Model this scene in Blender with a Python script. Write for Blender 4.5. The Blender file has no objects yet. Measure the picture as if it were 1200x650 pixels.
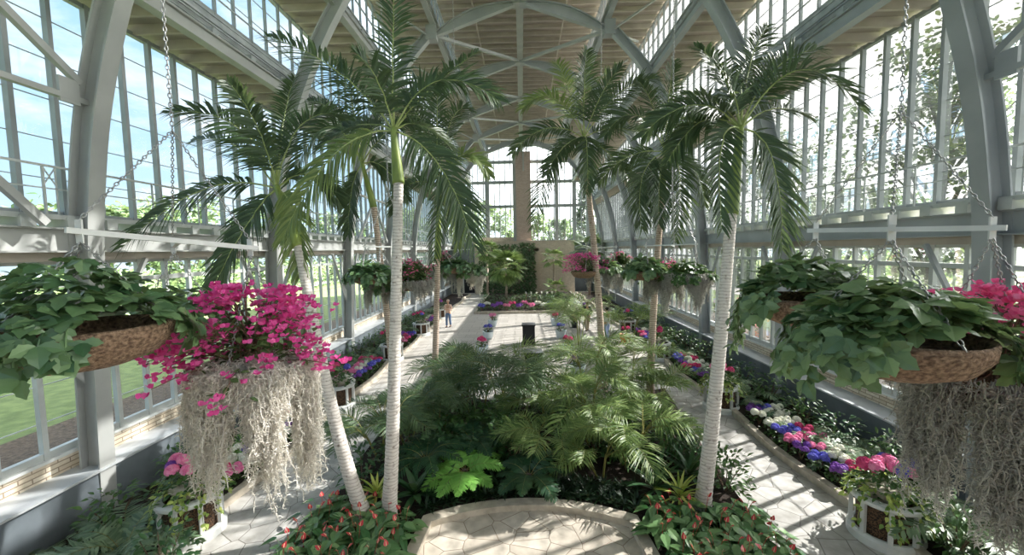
import bpy, math, random
from mathutils import Vector, Matrix
V = Vector
random.seed(7)
rnd = random.random
def U(a, b): return a + (b - a) * random.random()
sc = bpy.context.scene
COL = sc.collection
PI = math.pi
# ------------------------------------------------------------------ camera
FPX = 470.0
CAM = V((-0.08, 0.0, 4.8))
ROT = Matrix.Rotation(math.radians(1.46), 3, 'Z') @ Matrix.Rotation(math.radians(90 - 4.0), 3, 'X') @ Matrix.Rotation(math.radians(-1.05), 3, 'Z')
cd = bpy.data.cameras.new('camera'); cam = bpy.data.objects.new('camera', cd); COL.objects.link(cam)
cd.sensor_width = 36.0; cd.lens = 36.0 * FPX / 1200.0; cd.clip_start = 0.05; cd.clip_end = 600
cam.matrix_world = Matrix.Translation(CAM) @ ROT.to_4x4()
sc.camera = cam
def at(x, y, d):
    return CAM + ROT @ V(((x - 600) / FPX * d, -(y - 325) / FPX * d, -d))
def fl(x, y, z=0.0):
    v = ROT @ V(((x - 600) / FPX, -(y - 325) / FPX, -1)); t = (z - CAM.z) / v.z
    return CAM + v * t
# ------------------------------------------------------------------ materials
def newmat(name):
    m = bpy.data.materials.new(name); m.use_nodes = True
    nt = m.node_tree; nt.nodes.clear()
    out = nt.nodes.new('ShaderNodeOutputMaterial')
    return m, nt, out
def lin(c):
    return tuple(((v / 255.0) / 12.92 if v / 255.0 <= 0.04045 else ((v / 255.0 + 0.055) / 1.055) ** 2.4) for v in c) + (1.0,)
def mixrgb(nt, fac, a, b, mode='MIX'):
    n = nt.nodes.new('ShaderNodeMix'); n.data_type = 'RGBA'; n.blend_type = mode
    for i, v in ((0, fac), (6, a), (7, b)):
        if hasattr(v, 'is_output') or isinstance(v, bpy.types.NodeSocket): nt.links.new(v, n.inputs[i])
        else: n.inputs[i].default_value = v
    return n.outputs[2]
def noise(nt, scale, detail=3.0, coord='Object', vecscale=None):
    tc = nt.nodes.new('ShaderNodeTexCoord'); n = nt.nodes.new('ShaderNodeTexNoise')
    n.inputs['Scale'].default_value = scale; n.inputs['Detail'].default_value = detail
    src = tc.outputs[coord]
    if vecscale:
        mp = nt.nodes.new('ShaderNodeMapping'); mp.inputs['Scale'].default_value = vecscale
        nt.links.new(src, mp.inputs[0]); src = mp.outputs[0]
    nt.links.new(src, n.inputs['Vector'])
    return n.outputs['Fac']
def ramp(nt, src, p0, p1):
    r = nt.nodes.new('ShaderNodeMapRange'); r.inputs[1].default_value = p0; r.inputs[2].default_value = p1
    nt.links.new(src, r.inputs[0]); return r.outputs[0]
def principled(nt, out, col, rough=0.5, metal=0.0, bump=None, bstr=0.3, bdist=0.02, spec=0.5):
    p = nt.nodes.new('ShaderNodeBsdfPrincipled')
    if isinstance(col, bpy.types.NodeSocket): nt.links.new(col, p.inputs['Base Color'])
    else: p.inputs['Base Color'].default_value = col
    p.inputs['Roughness'].default_value = rough; p.inputs['Metallic'].default_value = metal
    p.inputs['Specular IOR Level'].default_value = spec
    if bump is not None:
        b = nt.nodes.new('ShaderNodeBump'); b.inputs['Strength'].default_value = bstr; b.inputs['Distance'].default_value = bdist
        nt.links.new(bump, b.inputs['Height']); nt.links.new(b.outputs[0], p.inputs['Normal'])
    nt.links.new(p.outputs[0], out.inputs[0])
    return p
def plain(name, a, b=None, rough=0.5, scale=4.0, metal=0.0, bump=0.0, detail=4, vs=None, p=(0.35, 0.65), spec=0.5, bd=0.02):
    m, nt, out = newmat(name)
    f = noise(nt, scale, detail, vecscale=vs)
    c = mixrgb(nt, ramp(nt, f, *p), lin(a), lin(b or a))
    principled(nt, out, c, rough, metal, f if bump else None, bump, bd, spec)
    return m
def leafmat(name, a, b, trans=0.3, tcol=None, rough=0.4, spec=0.55):
    m, nt, out = newmat(name)
    g = nt.nodes.new('ShaderNodeNewGeometry')
    c = mixrgb(nt, g.outputs['Random Per Island'], lin(a), lin(b))
    p = nt.nodes.new('ShaderNodeBsdfPrincipled'); nt.links.new(c, p.inputs['Base Color'])
    p.inputs['Roughness'].default_value = rough; p.inputs['Specular IOR Level'].default_value = spec
    t = nt.nodes.new('ShaderNodeBsdfTranslucent')
    if tcol: t.inputs['Color'].default_value = lin(tcol)
    else:
        c2 = mixrgb(nt, 0.35, c, (0.5, 0.62, 0.2, 1)); nt.links.new(c2, t.inputs['Color'])
    mx = nt.nodes.new('ShaderNodeMixShader'); mx.inputs[0].default_value = trans
    nt.links.new(p.outputs[0], mx.inputs[1]); nt.links.new(t.outputs[0], mx.inputs[2])
    nt.links.new(mx.outputs[0], out.inputs[0])
    return m
def brickmat(name, c1, c2, mortar, bw, bh, ms=0.012, axes='XZ', bump=0.6, off=0.5):
    m, nt, out = newmat(name)
    tc = nt.nodes.new('ShaderNodeTexCoord'); sep = nt.nodes.new('ShaderNodeSeparateXYZ'); cb = nt.nodes.new('ShaderNodeCombineXYZ')
    nt.links.new(tc.outputs['Object'], sep.inputs[0])
    nt.links.new(sep.outputs[axes[0]], cb.inputs[0]); nt.links.new(sep.outputs[axes[1]], cb.inputs[1])
    b = nt.nodes.new('ShaderNodeTexBrick'); nt.links.new(cb.outputs[0], b.inputs['Vector'])
    b.inputs['Color1'].default_value = lin(c1); b.inputs['Color2'].default_value = lin(c2); b.inputs['Mortar'].default_value = lin(mortar)
    b.inputs['Scale'].default_value = 1.0; b.inputs['Mortar Size'].default_value = ms
    b.inputs['Brick Width'].default_value = bw; b.inputs['Row Height'].default_value = bh; b.offset = off
    n = noise(nt, 9, 4)
    c = mixrgb(nt, ramp(nt, n, 0.3, 0.75), b.outputs[0], lin(tuple(int(v * 0.8) for v in c2)))
    c = mixrgb(nt, 0.45, b.outputs[0], c)
    inv = nt.nodes.new('ShaderNodeMath'); inv.operation = 'SUBTRACT'; inv.inputs[0].default_value = 1.0
    nt.links.new(b.outputs['Fac'], inv.inputs[1])
    principled(nt, out, c, 0.85, 0, inv.outputs[0], bump, 0.02, 0.3)
    return m
def flagmat(name, ca, cb_, joint, scale):
    m, nt, out = newmat(name)
    tc = nt.nodes.new('ShaderNodeTexCoord')
    v1 = nt.nodes.new('ShaderNodeTexVoronoi'); v1.feature = 'DISTANCE_TO_EDGE'; v1.voronoi_dimensions = '2D'
    v2 = nt.nodes.new('ShaderNodeTexVoronoi'); v2.feature = 'F1'; v2.voronoi_dimensions = '2D'
    for v in (v1, v2):
        v.inputs['Scale'].default_value = scale; nt.links.new(tc.outputs['Object'], v.inputs['Vector'])
    sep = nt.nodes.new('ShaderNodeSeparateColor'); nt.links.new(v2.outputs['Color'], sep.inputs[0])
    c = mixrgb(nt, sep.outputs[0], lin(ca), lin(cb_))
    n = noise(nt, 5, 6)
    c = mixrgb(nt, ramp(nt, n, 0.35, 0.8), c, mixrgb(nt, 0.6, c, lin((120, 112, 100))))
    k = ramp(nt, v1.outputs['Distance'], 0.008, 0.026)
    c = mixrgb(nt, k, lin(joint), c)
    principled(nt, out, c, 0.55, 0, k, 0.4, 0.01, 0.4)
    return m
M = {}
M['steel'] = plain('painted_steel', (176, 178, 175), (164, 166, 164), 0.5, 1.5, bump=0.03)
M['steel_cool'] = plain('painted_steel_cool', (166, 171, 174), (154, 159, 162), 0.5, 1.5, bump=0.03)
M['frame'] = plain('window_frame_paint', (196, 200, 198), (180, 184, 182), 0.5, 2.0)
M['frame_up'] = plain('upper_frame_paint', (160, 165, 166), (146, 152, 153), 0.5, 2.0)
M['white'] = plain('white_paint', (226, 228, 226), (206, 208, 206), 0.5, 3.0)
M['wood'] = plain('beige_roof_boards', (170, 160, 149), (152, 143, 133), 0.7, 1.0, bump=0.1, vs=(0.3, 8, 8), p=(0.3, 0.7))
M['purlin'] = plain('beige_purlin', (190, 180, 168), (174, 164, 153), 0.7, 2.0)
M['corr'] = plain('galvanised_sheet', (190, 195, 197), (160, 166, 170), 0.4, 3.0, metal=0.2)
M['slate'] = plain('slate_grey_planter', (112, 120, 126), (96, 104, 110), 0.45, 2.0)
M['ledge'] = plain('pale_ledge', (196, 200, 202), (176, 180, 184), 0.45, 2.0)
M['kerb'] = plain('kerb_stone', (206, 196, 180), (176, 166, 150), 0.8, 6.0, bump=0.2)
M['soil'] = plain('dark_soil', (58, 44, 34), (34, 26, 20), 0.95, 30.0, bump=0.8)
M['mulch'] = plain('mulch', (96, 82, 68), (60, 50, 42), 0.95, 12.0, bump=0.8)
M['lawn'] = plain('lawn_grass', (106, 122, 72), (82, 98, 56), 0.95, 3.0, bump=0.6, detail=8)
M['road'] = plain('asphalt', (170, 166, 162), (150, 146, 142), 0.9, 6.0)
M['sillstone'] = brickmat('sill_stone', (238, 228, 210), (212, 196, 172), (150, 134, 116), 0.38, 0.085, 0.01, 'YZ')
M['tanbrick'] = brickmat('tan_brick', (226, 211, 194), (212, 196, 178), (198, 184, 168), 0.3, 0.1, 0.006, 'XZ', 0.3)
M['colbrick'] = brickmat('column_brick', (200, 178, 166), (182, 160, 148), (184, 172, 164), 0.3, 0.1, 0.012, 'XZ', 0.5)
M['flag'] = flagmat('flagstone', (206, 204, 200), (184, 182, 178), (132, 127, 120), 2.2)
M['patioflag'] = flagmat('patio_flagstone', (218, 208, 194), (198, 188, 174), (140, 124, 108), 2.7)
M['court'] = brickmat('court_pavers', (206, 200, 192), (188, 182, 174), (150, 144, 136), 1.1, 0.75, 0.012, 'XY', 0.2)
M['trunk'] = None
def trunkmat(name, base, ring, dark):
    m, nt, out = newmat(name)
    tc = nt.nodes.new('ShaderNodeTexCoord')
    w = nt.nodes.new('ShaderNodeTexWave'); w.wave_type = 'BANDS'; w.bands_direction = 'Z'
    w.inputs['Scale'].default_value = 5.5; w.inputs['Distortion'].default_value = 3.0; w.inputs['Detail'].default_value = 2; w.inputs['Detail Scale'].default_value = 1.5
    nt.links.new(tc.outputs['Object'], w.inputs[0])
    c = mixrgb(nt, ramp(nt, w.outputs['Fac'], 0.0, 0.22), lin(ring), lin(base))
    n = noise(nt, 14, 5)
    c = mixrgb(nt, ramp(nt, n, 0.58, 0.75), c, lin(dark))
    principled(nt, out, c, 0.85, 0, w.outputs['Fac'], 0.35, 0.01, 0.2)
    return m
M['trunk'] = trunkmat('palm_trunk', (222, 215, 208), (186, 176, 168), (140, 126, 116))
M['trunk_rough'] = trunkmat('palm_trunk_rough', (206, 188, 172), (140, 108, 88), (116, 90, 74))
M['shaft'] = plain('crownshaft_green', (150, 166, 84), (120, 140, 70), 0.4, 6.0, vs=(1, 1, 0.3))
M['rachis'] = plain('frond_stalk', (176, 186, 120), (140, 156, 90), 0.5, 4.0)
M['palmleaf'] = leafmat('palm_leaflet', (46, 70, 46), (82, 106, 70), 0.24)
M['palmleaf_light'] = leafmat('palm_leaflet_pale', (96, 122, 70), (150, 164, 96), 0.3)
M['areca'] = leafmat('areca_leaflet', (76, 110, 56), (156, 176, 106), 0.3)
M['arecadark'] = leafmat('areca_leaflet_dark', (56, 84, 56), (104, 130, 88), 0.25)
M['cane'] = plain('areca_cane', (160, 150, 84), (120, 126, 66), 0.5, 5.0)
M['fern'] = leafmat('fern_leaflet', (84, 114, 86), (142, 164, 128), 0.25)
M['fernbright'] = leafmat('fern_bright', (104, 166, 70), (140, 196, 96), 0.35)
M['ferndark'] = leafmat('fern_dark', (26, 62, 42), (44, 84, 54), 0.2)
M['ivy'] = leafmat('basket_leaf', (58, 98, 66), (140, 166, 116), 0.28, rough=0.28, spec=0.75)
M['ivydark'] = leafmat('basket_leaf_deep', (56, 98, 66), (130, 162, 112), 0.25, rough=0.28, spec=0.75)
M['boug'] = leafmat('bougainvillea_bract', (222, 48, 150), (250, 130, 200), 0.35, tcol=(250, 90, 180), rough=0.6)
M['bougred'] = leafmat('bougainvillea_bract_rose', (236, 92, 160), (252, 166, 204), 0.35, tcol=(244, 90, 150), rough=0.6)
M['bougleaf'] = leafmat('bougainvillea_leaf', (56, 84, 46), (104, 130, 80), 0.25)
M['twig'] = plain('woody_twig', (136, 110, 92), (96, 74, 60), 0.8, 10)
M['moss'] = leafmat('spanish_moss', (226, 220, 212), (250, 246, 240), 0.35, tcol=(210, 205, 190), rough=0.9, spec=0.1)
M['mossgrey'] = leafmat('spanish_moss_grey', (164, 160, 154), (214, 210, 203), 0.35, tcol=(190, 190, 180), rough=0.9, spec=0.1)
M['coir'] = plain('coir_fibre', (164, 136, 112), (98, 76, 60), 0.95, 60, bump=1.0, detail=8, vs=(1, 1, 1.3))
M['chain'] = plain('zinc_chain', (196, 196, 194), (150, 150, 150), 0.35, 20, metal=0.6)
M['hydleaf'] = leafmat('hydrangea_leaf', (40, 76, 36), (84, 122, 60), 0.2)
M['pothos'] = leafmat('variegated_leaf', (96, 140, 56), (206, 214, 120), 0.3)
M['h_white'] = leafmat('hydrangea_white', (236, 236, 220), (250, 250, 244), 0.25, tcol=(240, 240, 220), rough=0.7)
M['h_pink'] = leafmat('hydrangea_pink', (232, 116, 172), (252, 182, 212), 0.25, tcol=(248, 160, 200), rough=0.7)
M['h_rose'] = leafmat('hydrangea_rose', (212, 52, 120), (240, 112, 160), 0.25, tcol=(236, 80, 140), rough=0.7)
M['h_blue'] = leafmat('hydrangea_blue', (86, 88, 196), (140, 138, 226), 0.25, tcol=(110, 110, 220), rough=0.7)
M['h_purple'] = leafmat('hydrangea_purple', (124, 66, 170), (182, 122, 210), 0.25, tcol=(140, 80, 190), rough=0.7)
M['anthleaf'] = leafmat('anthurium_leaf', (56, 106, 58), (136, 170, 116), 0.2, rough=0.3)
M['spathe'] = leafmat('anthurium_spathe', (182, 28, 46), (226, 92, 98), 0.15, tcol=(220, 40, 40), rough=0.3)
M['spadix'] = plain('anthurium_spadix', (240, 220, 170), None, 0.5)
M['rosette'] = leafmat('rosette_leaf', (18, 40, 26), (44, 74, 48), 0.15, rough=0.4)
M['drac'] = leafmat('dracaena_leaf', (150, 176, 70), (226, 222, 130), 0.3)
M['broad'] = leafmat('broad_leaf', (32, 70, 42), (72, 112, 70), 0.2, rough=0.35)
M['treeleaf'] = leafmat('tree_leaf', (62, 88, 54), (112, 136, 86), 0.22)
M['treedark'] = leafmat('conifer_leaf', (48, 68, 54), (84, 104, 82), 0.15)
M['bark'] = plain('tree_bark', (110, 96, 84), (72, 62, 54), 0.9, 8, bump=0.6)
M['weave'] = plain('woven_wicker', (110, 82, 58), (40, 28, 20), 0.8, 60, bump=0.8, p=(0.45, 0.55), vs=(1, 1, 0.8))
M['potwhite'] = plain('glazed_pot', (214, 226, 232), (196, 210, 218), 0.25, 3)
M['terra'] = plain('orange_pot', (226, 120, 52), (200, 96, 40), 0.5, 3)
M['granite'] = plain('black_granite', (40, 42, 46), (26, 28, 32), 0.3, 40)
def glassmat():
    m, nt, out = newmat('window_glass')
    tr = nt.nodes.new('ShaderNodeBsdfTransparent'); tr.inputs[0].default_value = (0.975, 0.98, 0.975, 1)
    gl = nt.nodes.new('ShaderNodeBsdfGlossy'); gl.inputs['Roughness'].default_value = 0.02
    fr = nt.nodes.new('ShaderNodeFresnel'); fr.inputs[0].default_value = 1.45
    df = nt.nodes.new('ShaderNodeBsdfTranslucent'); df.inputs[0].default_value = (0.85, 0.9, 0.92, 1)
    m1 = nt.nodes.new('ShaderNodeMixShader'); m2 = nt.nodes.new('ShaderNodeMixShader')
    n = noise(nt, 0.9, 5)
    k = nt.nodes.new('ShaderNodeMapRange'); k.inputs[1].default_value = 0.35; k.inputs[2].default_value = 0.75
    k.inputs[3].default_value = 0.005; k.inputs[4].default_value = 0.05
    nt.links.new(n, k.inputs[0]); nt.links.new(k.outputs[0], m1.inputs[0])
    nt.links.new(tr.outputs[0], m1.inputs[1]); nt.links.new(df.outputs[0], m1.inputs[2])
    fm = nt.nodes.new('ShaderNodeMath'); fm.operation = 'MULTIPLY'; fm.inputs[1].default_value = 0.8
    nt.links.new(fr.outputs[0], fm.inputs[0]); nt.links.new(fm.outputs[0], m2.inputs[0])
    nt.links.new(m1.outputs[0], m2.inputs[1]); nt.links.new(gl.outputs[0], m2.inputs[2])
    nt.links.new(m2.outputs[0], out.inputs[0])
    return m
M['glass'] = glassmat()
# ------------------------------------------------------------------ mesh builder
class MB:
    def __init__(s): s.v = []; s.f = []; s.mi = []
    def add(s, vs, fs, mi=0):
        o = len(s.v); s.v.extend(vs)
        s.f.extend([tuple(i + o for i in f) for f in fs]); s.mi.extend([mi] * len(fs))
    def box(s, x0, x1, y0, y1, z0, z1, mi=0):
        s.add([(x0, y0, z0), (x1, y0, z0), (x1, y1, z0), (x0, y1, z0), (x0, y0, z1), (x1, y0, z1), (x1, y1, z1), (x0, y1, z1)],
              [(3, 2, 1, 0), (4, 5, 6, 7), (0, 1, 5, 4), (1, 2, 6, 5), (2, 3, 7, 6), (3, 0, 4, 7)], mi)
    def bar(s, p, q, w, h=None, up=(0, 0, 1), mi=0):
        p = V(p); q = V(q); h = h or w; d = (q - p).normalized(); u = V(up)
        a = d.cross(u)
        if a.length < 1e-4: a = d.cross(V((1, 0, 0)))
        a.normalize(); b = a.cross(d).normalized()
        a = a * w / 2; b = b * h / 2
        vs = [p - a - b, p + a - b, p + a + b, p - a + b, q - a - b, q + a - b, q + a + b, q - a + b]
        s.add(vs, [(3, 2, 1, 0), (4, 5, 6, 7), (0, 1, 5, 4), (1, 2, 6, 5), (2, 3, 7, 6), (3, 0, 4, 7)], mi)
    def tube(s, pts, rad, n=8, mi=0, caps=True):
        pts = [V(p) for p in pts]; m = len(pts)
        rr = rad if isinstance(rad, (list, tuple)) else [rad] * m
        t0 = (pts[1] - pts[0]).normalized()
        a = t0.cross(V((0, 0, 1)))
        if a.length < 0.05: a = t0.cross(V((1, 0, 0)))
        a.normalize(); vs = []
        for i, p in enumerate(pts):
            t = (pts[min(i + 1, m - 1)] - pts[max(i - 1, 0)])
            t = t.normalized() if t.length > 1e-9 else t0
            a = (a - t * a.dot(t)); a = a.normalized() if a.length > 1e-6 else t.orthogonal().normalized()
            b = t.cross(a)
            for k in range(n):
                an = 2 * PI * k / n
                vs.append(p + (a * math.cos(an) + b * math.sin(an)) * rr[i])
        fs = [(i * n + k, i * n + (k + 1) % n, (i + 1) * n + (k + 1) % n, (i + 1) * n + k) for i in range(m - 1) for k in range(n)]
        if caps: fs += [tuple(range(n - 1, -1, -1)), tuple((m - 1) * n + k for k in range(n))]
        s.add(vs, fs, mi)
    def lathe(s, prof, n=24, c=(0, 0, 0), mi=0, a0=0.0, a1=2 * PI, jit=0.0):
        full = abs(a1 - a0 - 2 * PI) < 1e-6; k = n if full else n + 1; vs = []
        for r, z in prof:
            for i in range(k):
                a = a0 + (a1 - a0) * i / n; rr = r * (1 + U(-jit, jit))
                vs.append((c[0] + rr * math.cos(a), c[1] + rr * math.sin(a), c[2] + z))
        fs = []
        for j in range(len(prof) - 1):
            for i in range(n):
                i2 = (i + 1) % k
                fs.append((j * k + i, j * k + i2, (j + 1) * k + i2, (j + 1) * k + i))
        s.add(vs, fs, mi)
    def blade(s, pts, ws, side, nrm, fold=0.25, mi=0):
        """folded strip along pts, half widths ws, side vector and normal"""
        vs = []; m = len(pts)
        for p, w in zip(pts, ws):
            vs += [p - side * w + nrm * (w * fold), p, p + side * w + nrm * (w * fold)]
        fs = []
        for i in range(m - 1):
            a = 3 * i; fs += [(a, a + 1, a + 4, a + 3), (a + 1, a + 2, a + 5, a + 4)]
        s.add(vs, fs, mi)
    def leaf(s, p, d, n, L, W, mi=0, curl=0.2, serr=0.0, fold=0.18, prof=(0.0, 0.75, 1.0, 0.7, 0.0)):
        d = d.normalized(); sd = d.cross(n)
        if sd.length < 1e-5: sd = d.orthogonal()
        sd.normalize(); n = sd.cross(d).normalized(); k = len(prof)
        pts = []; ws = []
        for i in range(k):
            t = i / (k - 1)
            pts.append(p + d * (L * t) - n * (curl * L * t * t)); ws.append(W / 2 * prof[i] * (1 + (serr if i % 2 else -serr)))
        ws[0] = max(ws[0], W * 0.03); ws[-1] = max(ws[-1], W * 0.02)
        s.blade(pts, ws, sd, n, fold, mi)
    def build(s, name, mats, parent=None, smooth=False):
        me = bpy.data.meshes.new(name)
        me.from_pydata([tuple(v) for v in s.v], [], s.f)
        if not isinstance(mats, (list, tuple)): mats = [mats]
        for m in mats: me.materials.append(m)
        if len(mats) > 1: me.polygons.foreach_set('material_index', s.mi)
        if smooth: me.polygons.foreach_set('use_smooth', [True] * len(s.f))
        me.update()
        o = bpy.data.objects.new(name, me); COL.objects.link(o)
        if parent is not None: o.parent = parent
        return o
def tag(o, label=None, cat=None, group=None, kind=None):
    if label: o['label'] = label
    if cat: o['category'] = cat
    if group: o['group'] = group
    if kind: o['kind'] = kind
    return o
def empty(name, loc, label, cat, group=None, rz=0.0):
    o = bpy.data.objects.new(name, None); COL.objects.link(o); o.location = loc; o.rotation_euler = (0, 0, rz)
    o.empty_display_size = 0.1
    return tag(o, label, cat, group)
def struct(name, mb, mat, parent=None, smooth=False):
    o = mb.build(name, mat, parent, smooth)
    if parent is None: o['kind'] = 'structure'
    return o
def dup(o, parent=None):
    c = o.copy(); COL.objects.link(c); c.parent = parent
    for ch in o.children: dup(ch, c)
    return c
ORD = 'first second third fourth fifth sixth seventh eighth ninth tenth eleventh twelfth thirteenth fourteenth fifteenth sixteenth seventeenth eighteenth nineteenth twentieth'.split()
def bez(a, b, c, n):
    return [a * ((1 - t) ** 2) + b * (2 * t * (1 - t)) + c * (t * t) for t in [i / (n - 1) for i in range(n)]]
def catmull(P, n):
    out = []
    for i in range(len(P) - 1):
        p0 = P[max(i - 1, 0)]; p1 = P[i]; p2 = P[i + 1]; p3 = P[min(i + 2, len(P) - 1)]
        for k in range(n):
            t = k / n
            out.append(tuple(0.5 * ((2 * b) + (-a + c) * t + (2 * a - 5 * b + 4 * c - d) * t * t + (-a + 3 * b - 3 * c + d) * t ** 3) for a, b, c, d in zip(p0, p1, p2, p3)))
    out.append(tuple(P[-1])); return out
Z = V((0, 0, 1))
SKY_STRENGTH, EXPOSURE = 1.0, 1.25
# ------------------------------------------------------------------ building
Y0, Y1 = -2.6, 45.0
ARCH_Y = [1.5 + 0.03] + [6.95 + 5.4 * i for i in range(7)]
# floors
def poly(name, pts, z, mat, th=0.1):
    mb = MB(); n = len(pts)
    mb.add([(x, y, z) for x, y in pts] + [(x, y, z - th) for x, y in pts],
           [tuple(range(n)), tuple(range(2 * n - 1, n - 1, -1))] + [(i, n + i, n + (i + 1) % n, (i + 1) % n) for i in range(n)])
    return struct(name, mb, mat)
COURT_Y = 14.2
poly('floor', [(-8.6, Y0), (8.6, Y0), (8.6, COURT_Y), (-8.6, COURT_Y)], 0, M['flag'])
poly('floor.001', [(-8.6, COURT_Y), (8.6, COURT_Y), (8.6, Y1 + .3), (-8.6, Y1 + .3)], 0, M['court'])
# patio in the middle front with its stone kerb
def arc(r_top, half, ytop, yc, n=24):
    # flat arc from (-half, yc) over (0, ytop) to (half, yc)
    h = ytop - yc; R = (half * half + h * h) / (2 * h); a = math.asin(half / R)
    return [(PX + R * math.sin(-a + 2 * a * i / n), ytop - R + R * math.cos(-a + 2 * a * i / n)) for i in range(n + 1)]
PX = -0.02
inner = [(PX - 1.95, 3.5)] + arc(0, 1.70, 7.02, 6.58) + [(PX + 1.95, 3.5)]
outer = [(PX - 2.17, 3.5)] + arc(0, 1.88, 7.24, 6.74) + [(PX + 2.17, 3.5)]
pp = poly('floor.002', inner, 0.03, M['patioflag'], 0.05)
def band(name, A, B, z0, z1, mat):
    mb = MB(); n = len(A); vs = []
    for (a, b) in zip(A, B): vs += [(a[0], a[1], z0), (a[0], a[1], z1), (b[0], b[1], z1), (b[0], b[1], z0)]
    fs = []
    for i in range(n - 1):
        o = 4 * i; p = o + 4
        fs += [(o, p, p + 1, o + 1), (o + 1, p + 1, p + 2, o + 2), (o + 2, p + 2, p + 3, o + 3)]
    fs += [(0, 1, 2, 3), (4 * n - 1, 4 * n - 2, 4 * n - 3, 4 * n - 4)]
    mb.add(vs, fs); o = struct(name, mb, mat); return o
band('trim_1', outer, inner, 0.0, 0.14, M['kerb'])
# planted beds (soil)
BEDL, BEDR = -3.55, 3.65
bedpts = [(BEDL - .05, 4.6), (PX - 2.12, 4.6)] + [p for p in outer[1:-1]] + [(PX + 2.12, 4.6), (BEDR, 4.6), (BEDR + .45, 9.2), (4.6, 13.2), (2.2, 12.2), (0, 11.8), (-2.0, 12.6), (-3.9, 13.0), (BEDL - .3, 9.0)]
poly('flower_bed_soil', bedpts, 0.10, M['soil'], 0.09)
def kerbx(y):
    # the kerb bows gently between the planters
    ph = (y - 6.3) / 5.5
    return 5.72 + 0.10 * math.cos(2 * PI * ph)
for sgn, nm in ((-1, 'left'), (1, 'right')):
    ys = [Y0 + .2 + i * 0.3 for i in range(int((43 - Y0) / 0.3))]
    A = [(sgn * kerbx(y), y) for y in ys]; B = [(sgn * (kerbx(y) + 0.16), y) for y in ys]
    band('trim_%d' % (2 if sgn < 0 else 3), A, B, 0.0, 0.15, M['kerb'])
    mb = MB(); mb.add([(sgn * (kerbx(y) + 0.1), y, 0.11) for y in ys] + [(sgn * 7.85, y, 0.11) for y in ys],
                      [(i, i + 1, len(ys) + i + 1, len(ys) + i) for i in range(len(ys) - 1)])
    struct('border_soil', mb, M['soil'])
# side walls: planter ledge, stone sill
for sgn, nm in ((-1, 'left'), (1, 'right')):
    mb = MB()
    a, b = sorted((sgn * 7.80, sgn * 8.45)); mb.box(a, b, Y0, Y1, 0.0, 0.93, 0)
    a, b = sorted((sgn * 7.74, sgn * 8.45)); mb.box(a, b, Y0, Y1, 0.93, 0.97, 1)
    a, b = sorted((sgn * 8.34, sgn * 8.60)); mb.box(a, b, Y0, Y1, 0.97, 1.27, 2)
    a, b = sorted((sgn * 8.28, sgn * 8.62)); mb.box(a, b, Y0, Y1, 1.27, 1.32, 3)
    struct('wall_' + nm, mb, [M['slate'], M['ledge'], M['sillstone'], M['white']])
    # main gallery beam: channel with flanges, lintel over the hopper windows
    st = M['steel'] if sgn < 0 else M['steel_cool']
    mb = MB()
    a, b = sorted((sgn * 7.96, sgn * 8.02)); mb.box(a, b, Y0, Y1, 4.92, 5.28)
    a, b = sorted((sgn * 7.86, sgn * 8.12)); mb.box(a, b, Y0, Y1, 5.28, 5.31); mb.box(a, b, Y0, Y1, 4.89, 4.92)
    struct('steel_beam', mb, st)
    mb = MB(); a, b = sorted((sgn * 8.1, sgn * 8.5)); mb.box(a, b, Y0, Y1, 4.74, 4.89); struct('lintel', mb, M['purlin'])
    # catwalk over the beam: bracket blocks, plank, railing
    mb = MB(); y = Y0 + .3
    while y < Y1:
        a, b = sorted((sgn * 7.86, sgn * 8.35)); mb.box(a, b, y - .07, y + .07, 5.31, 5.46)
        a, b = sorted((sgn * 7.80, sgn * 7.86)); mb.box(a, b, y - .1, y + .1, 5.30, 5.48); y += 0.65
    a, b = sorted((sgn * 7.95, sgn * 8.45)); mb.box(a, b, Y0, Y1, 5.46, 5.50)
    a, b = sorted((sgn * 7.84, sgn * 7.88)); mb.box(a, b, Y0, Y1, 5.44, 5.52)
    struct('catwalk', mb, M['frame'])
    mb = MB()
    mb.bar((sgn * 7.9, Y0, 6.32), (sgn * 7.9, Y1, 6.32), .035); mb.bar((sgn * 7.9, Y0, 5.95), (sgn * 7.9, Y1, 5.95), .02)
    y = ARCH_Y[0]
    while y < Y1:
        for k in (-.45, .45):
            mb.bar((sgn * 7.9, y + k, 5.5), (sgn * 7.9, y + k, 6.32), .03)
            mb.bar((sgn * 7.9, y + k, 6.3), (sgn * 7.9, y + k * .6, 6.0), .015); mb.bar((sgn * 7.9, y + k, 6.0), (sgn * 7.9, y + k * .6, 6.3), .015)
            mb.bar((sgn * 7.9, y + k * .6, 5.5), (sgn * 7.9, y + k * .6, 6.32), .02)
        for k in (1.5, 2.7, 3.9): mb.bar((sgn * 7.9, y + k, 5.5), (sgn * 7.9, y + k, 6.32), .025)
        y += 5.4
    struct('railing', mb, M['frame'])
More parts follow.
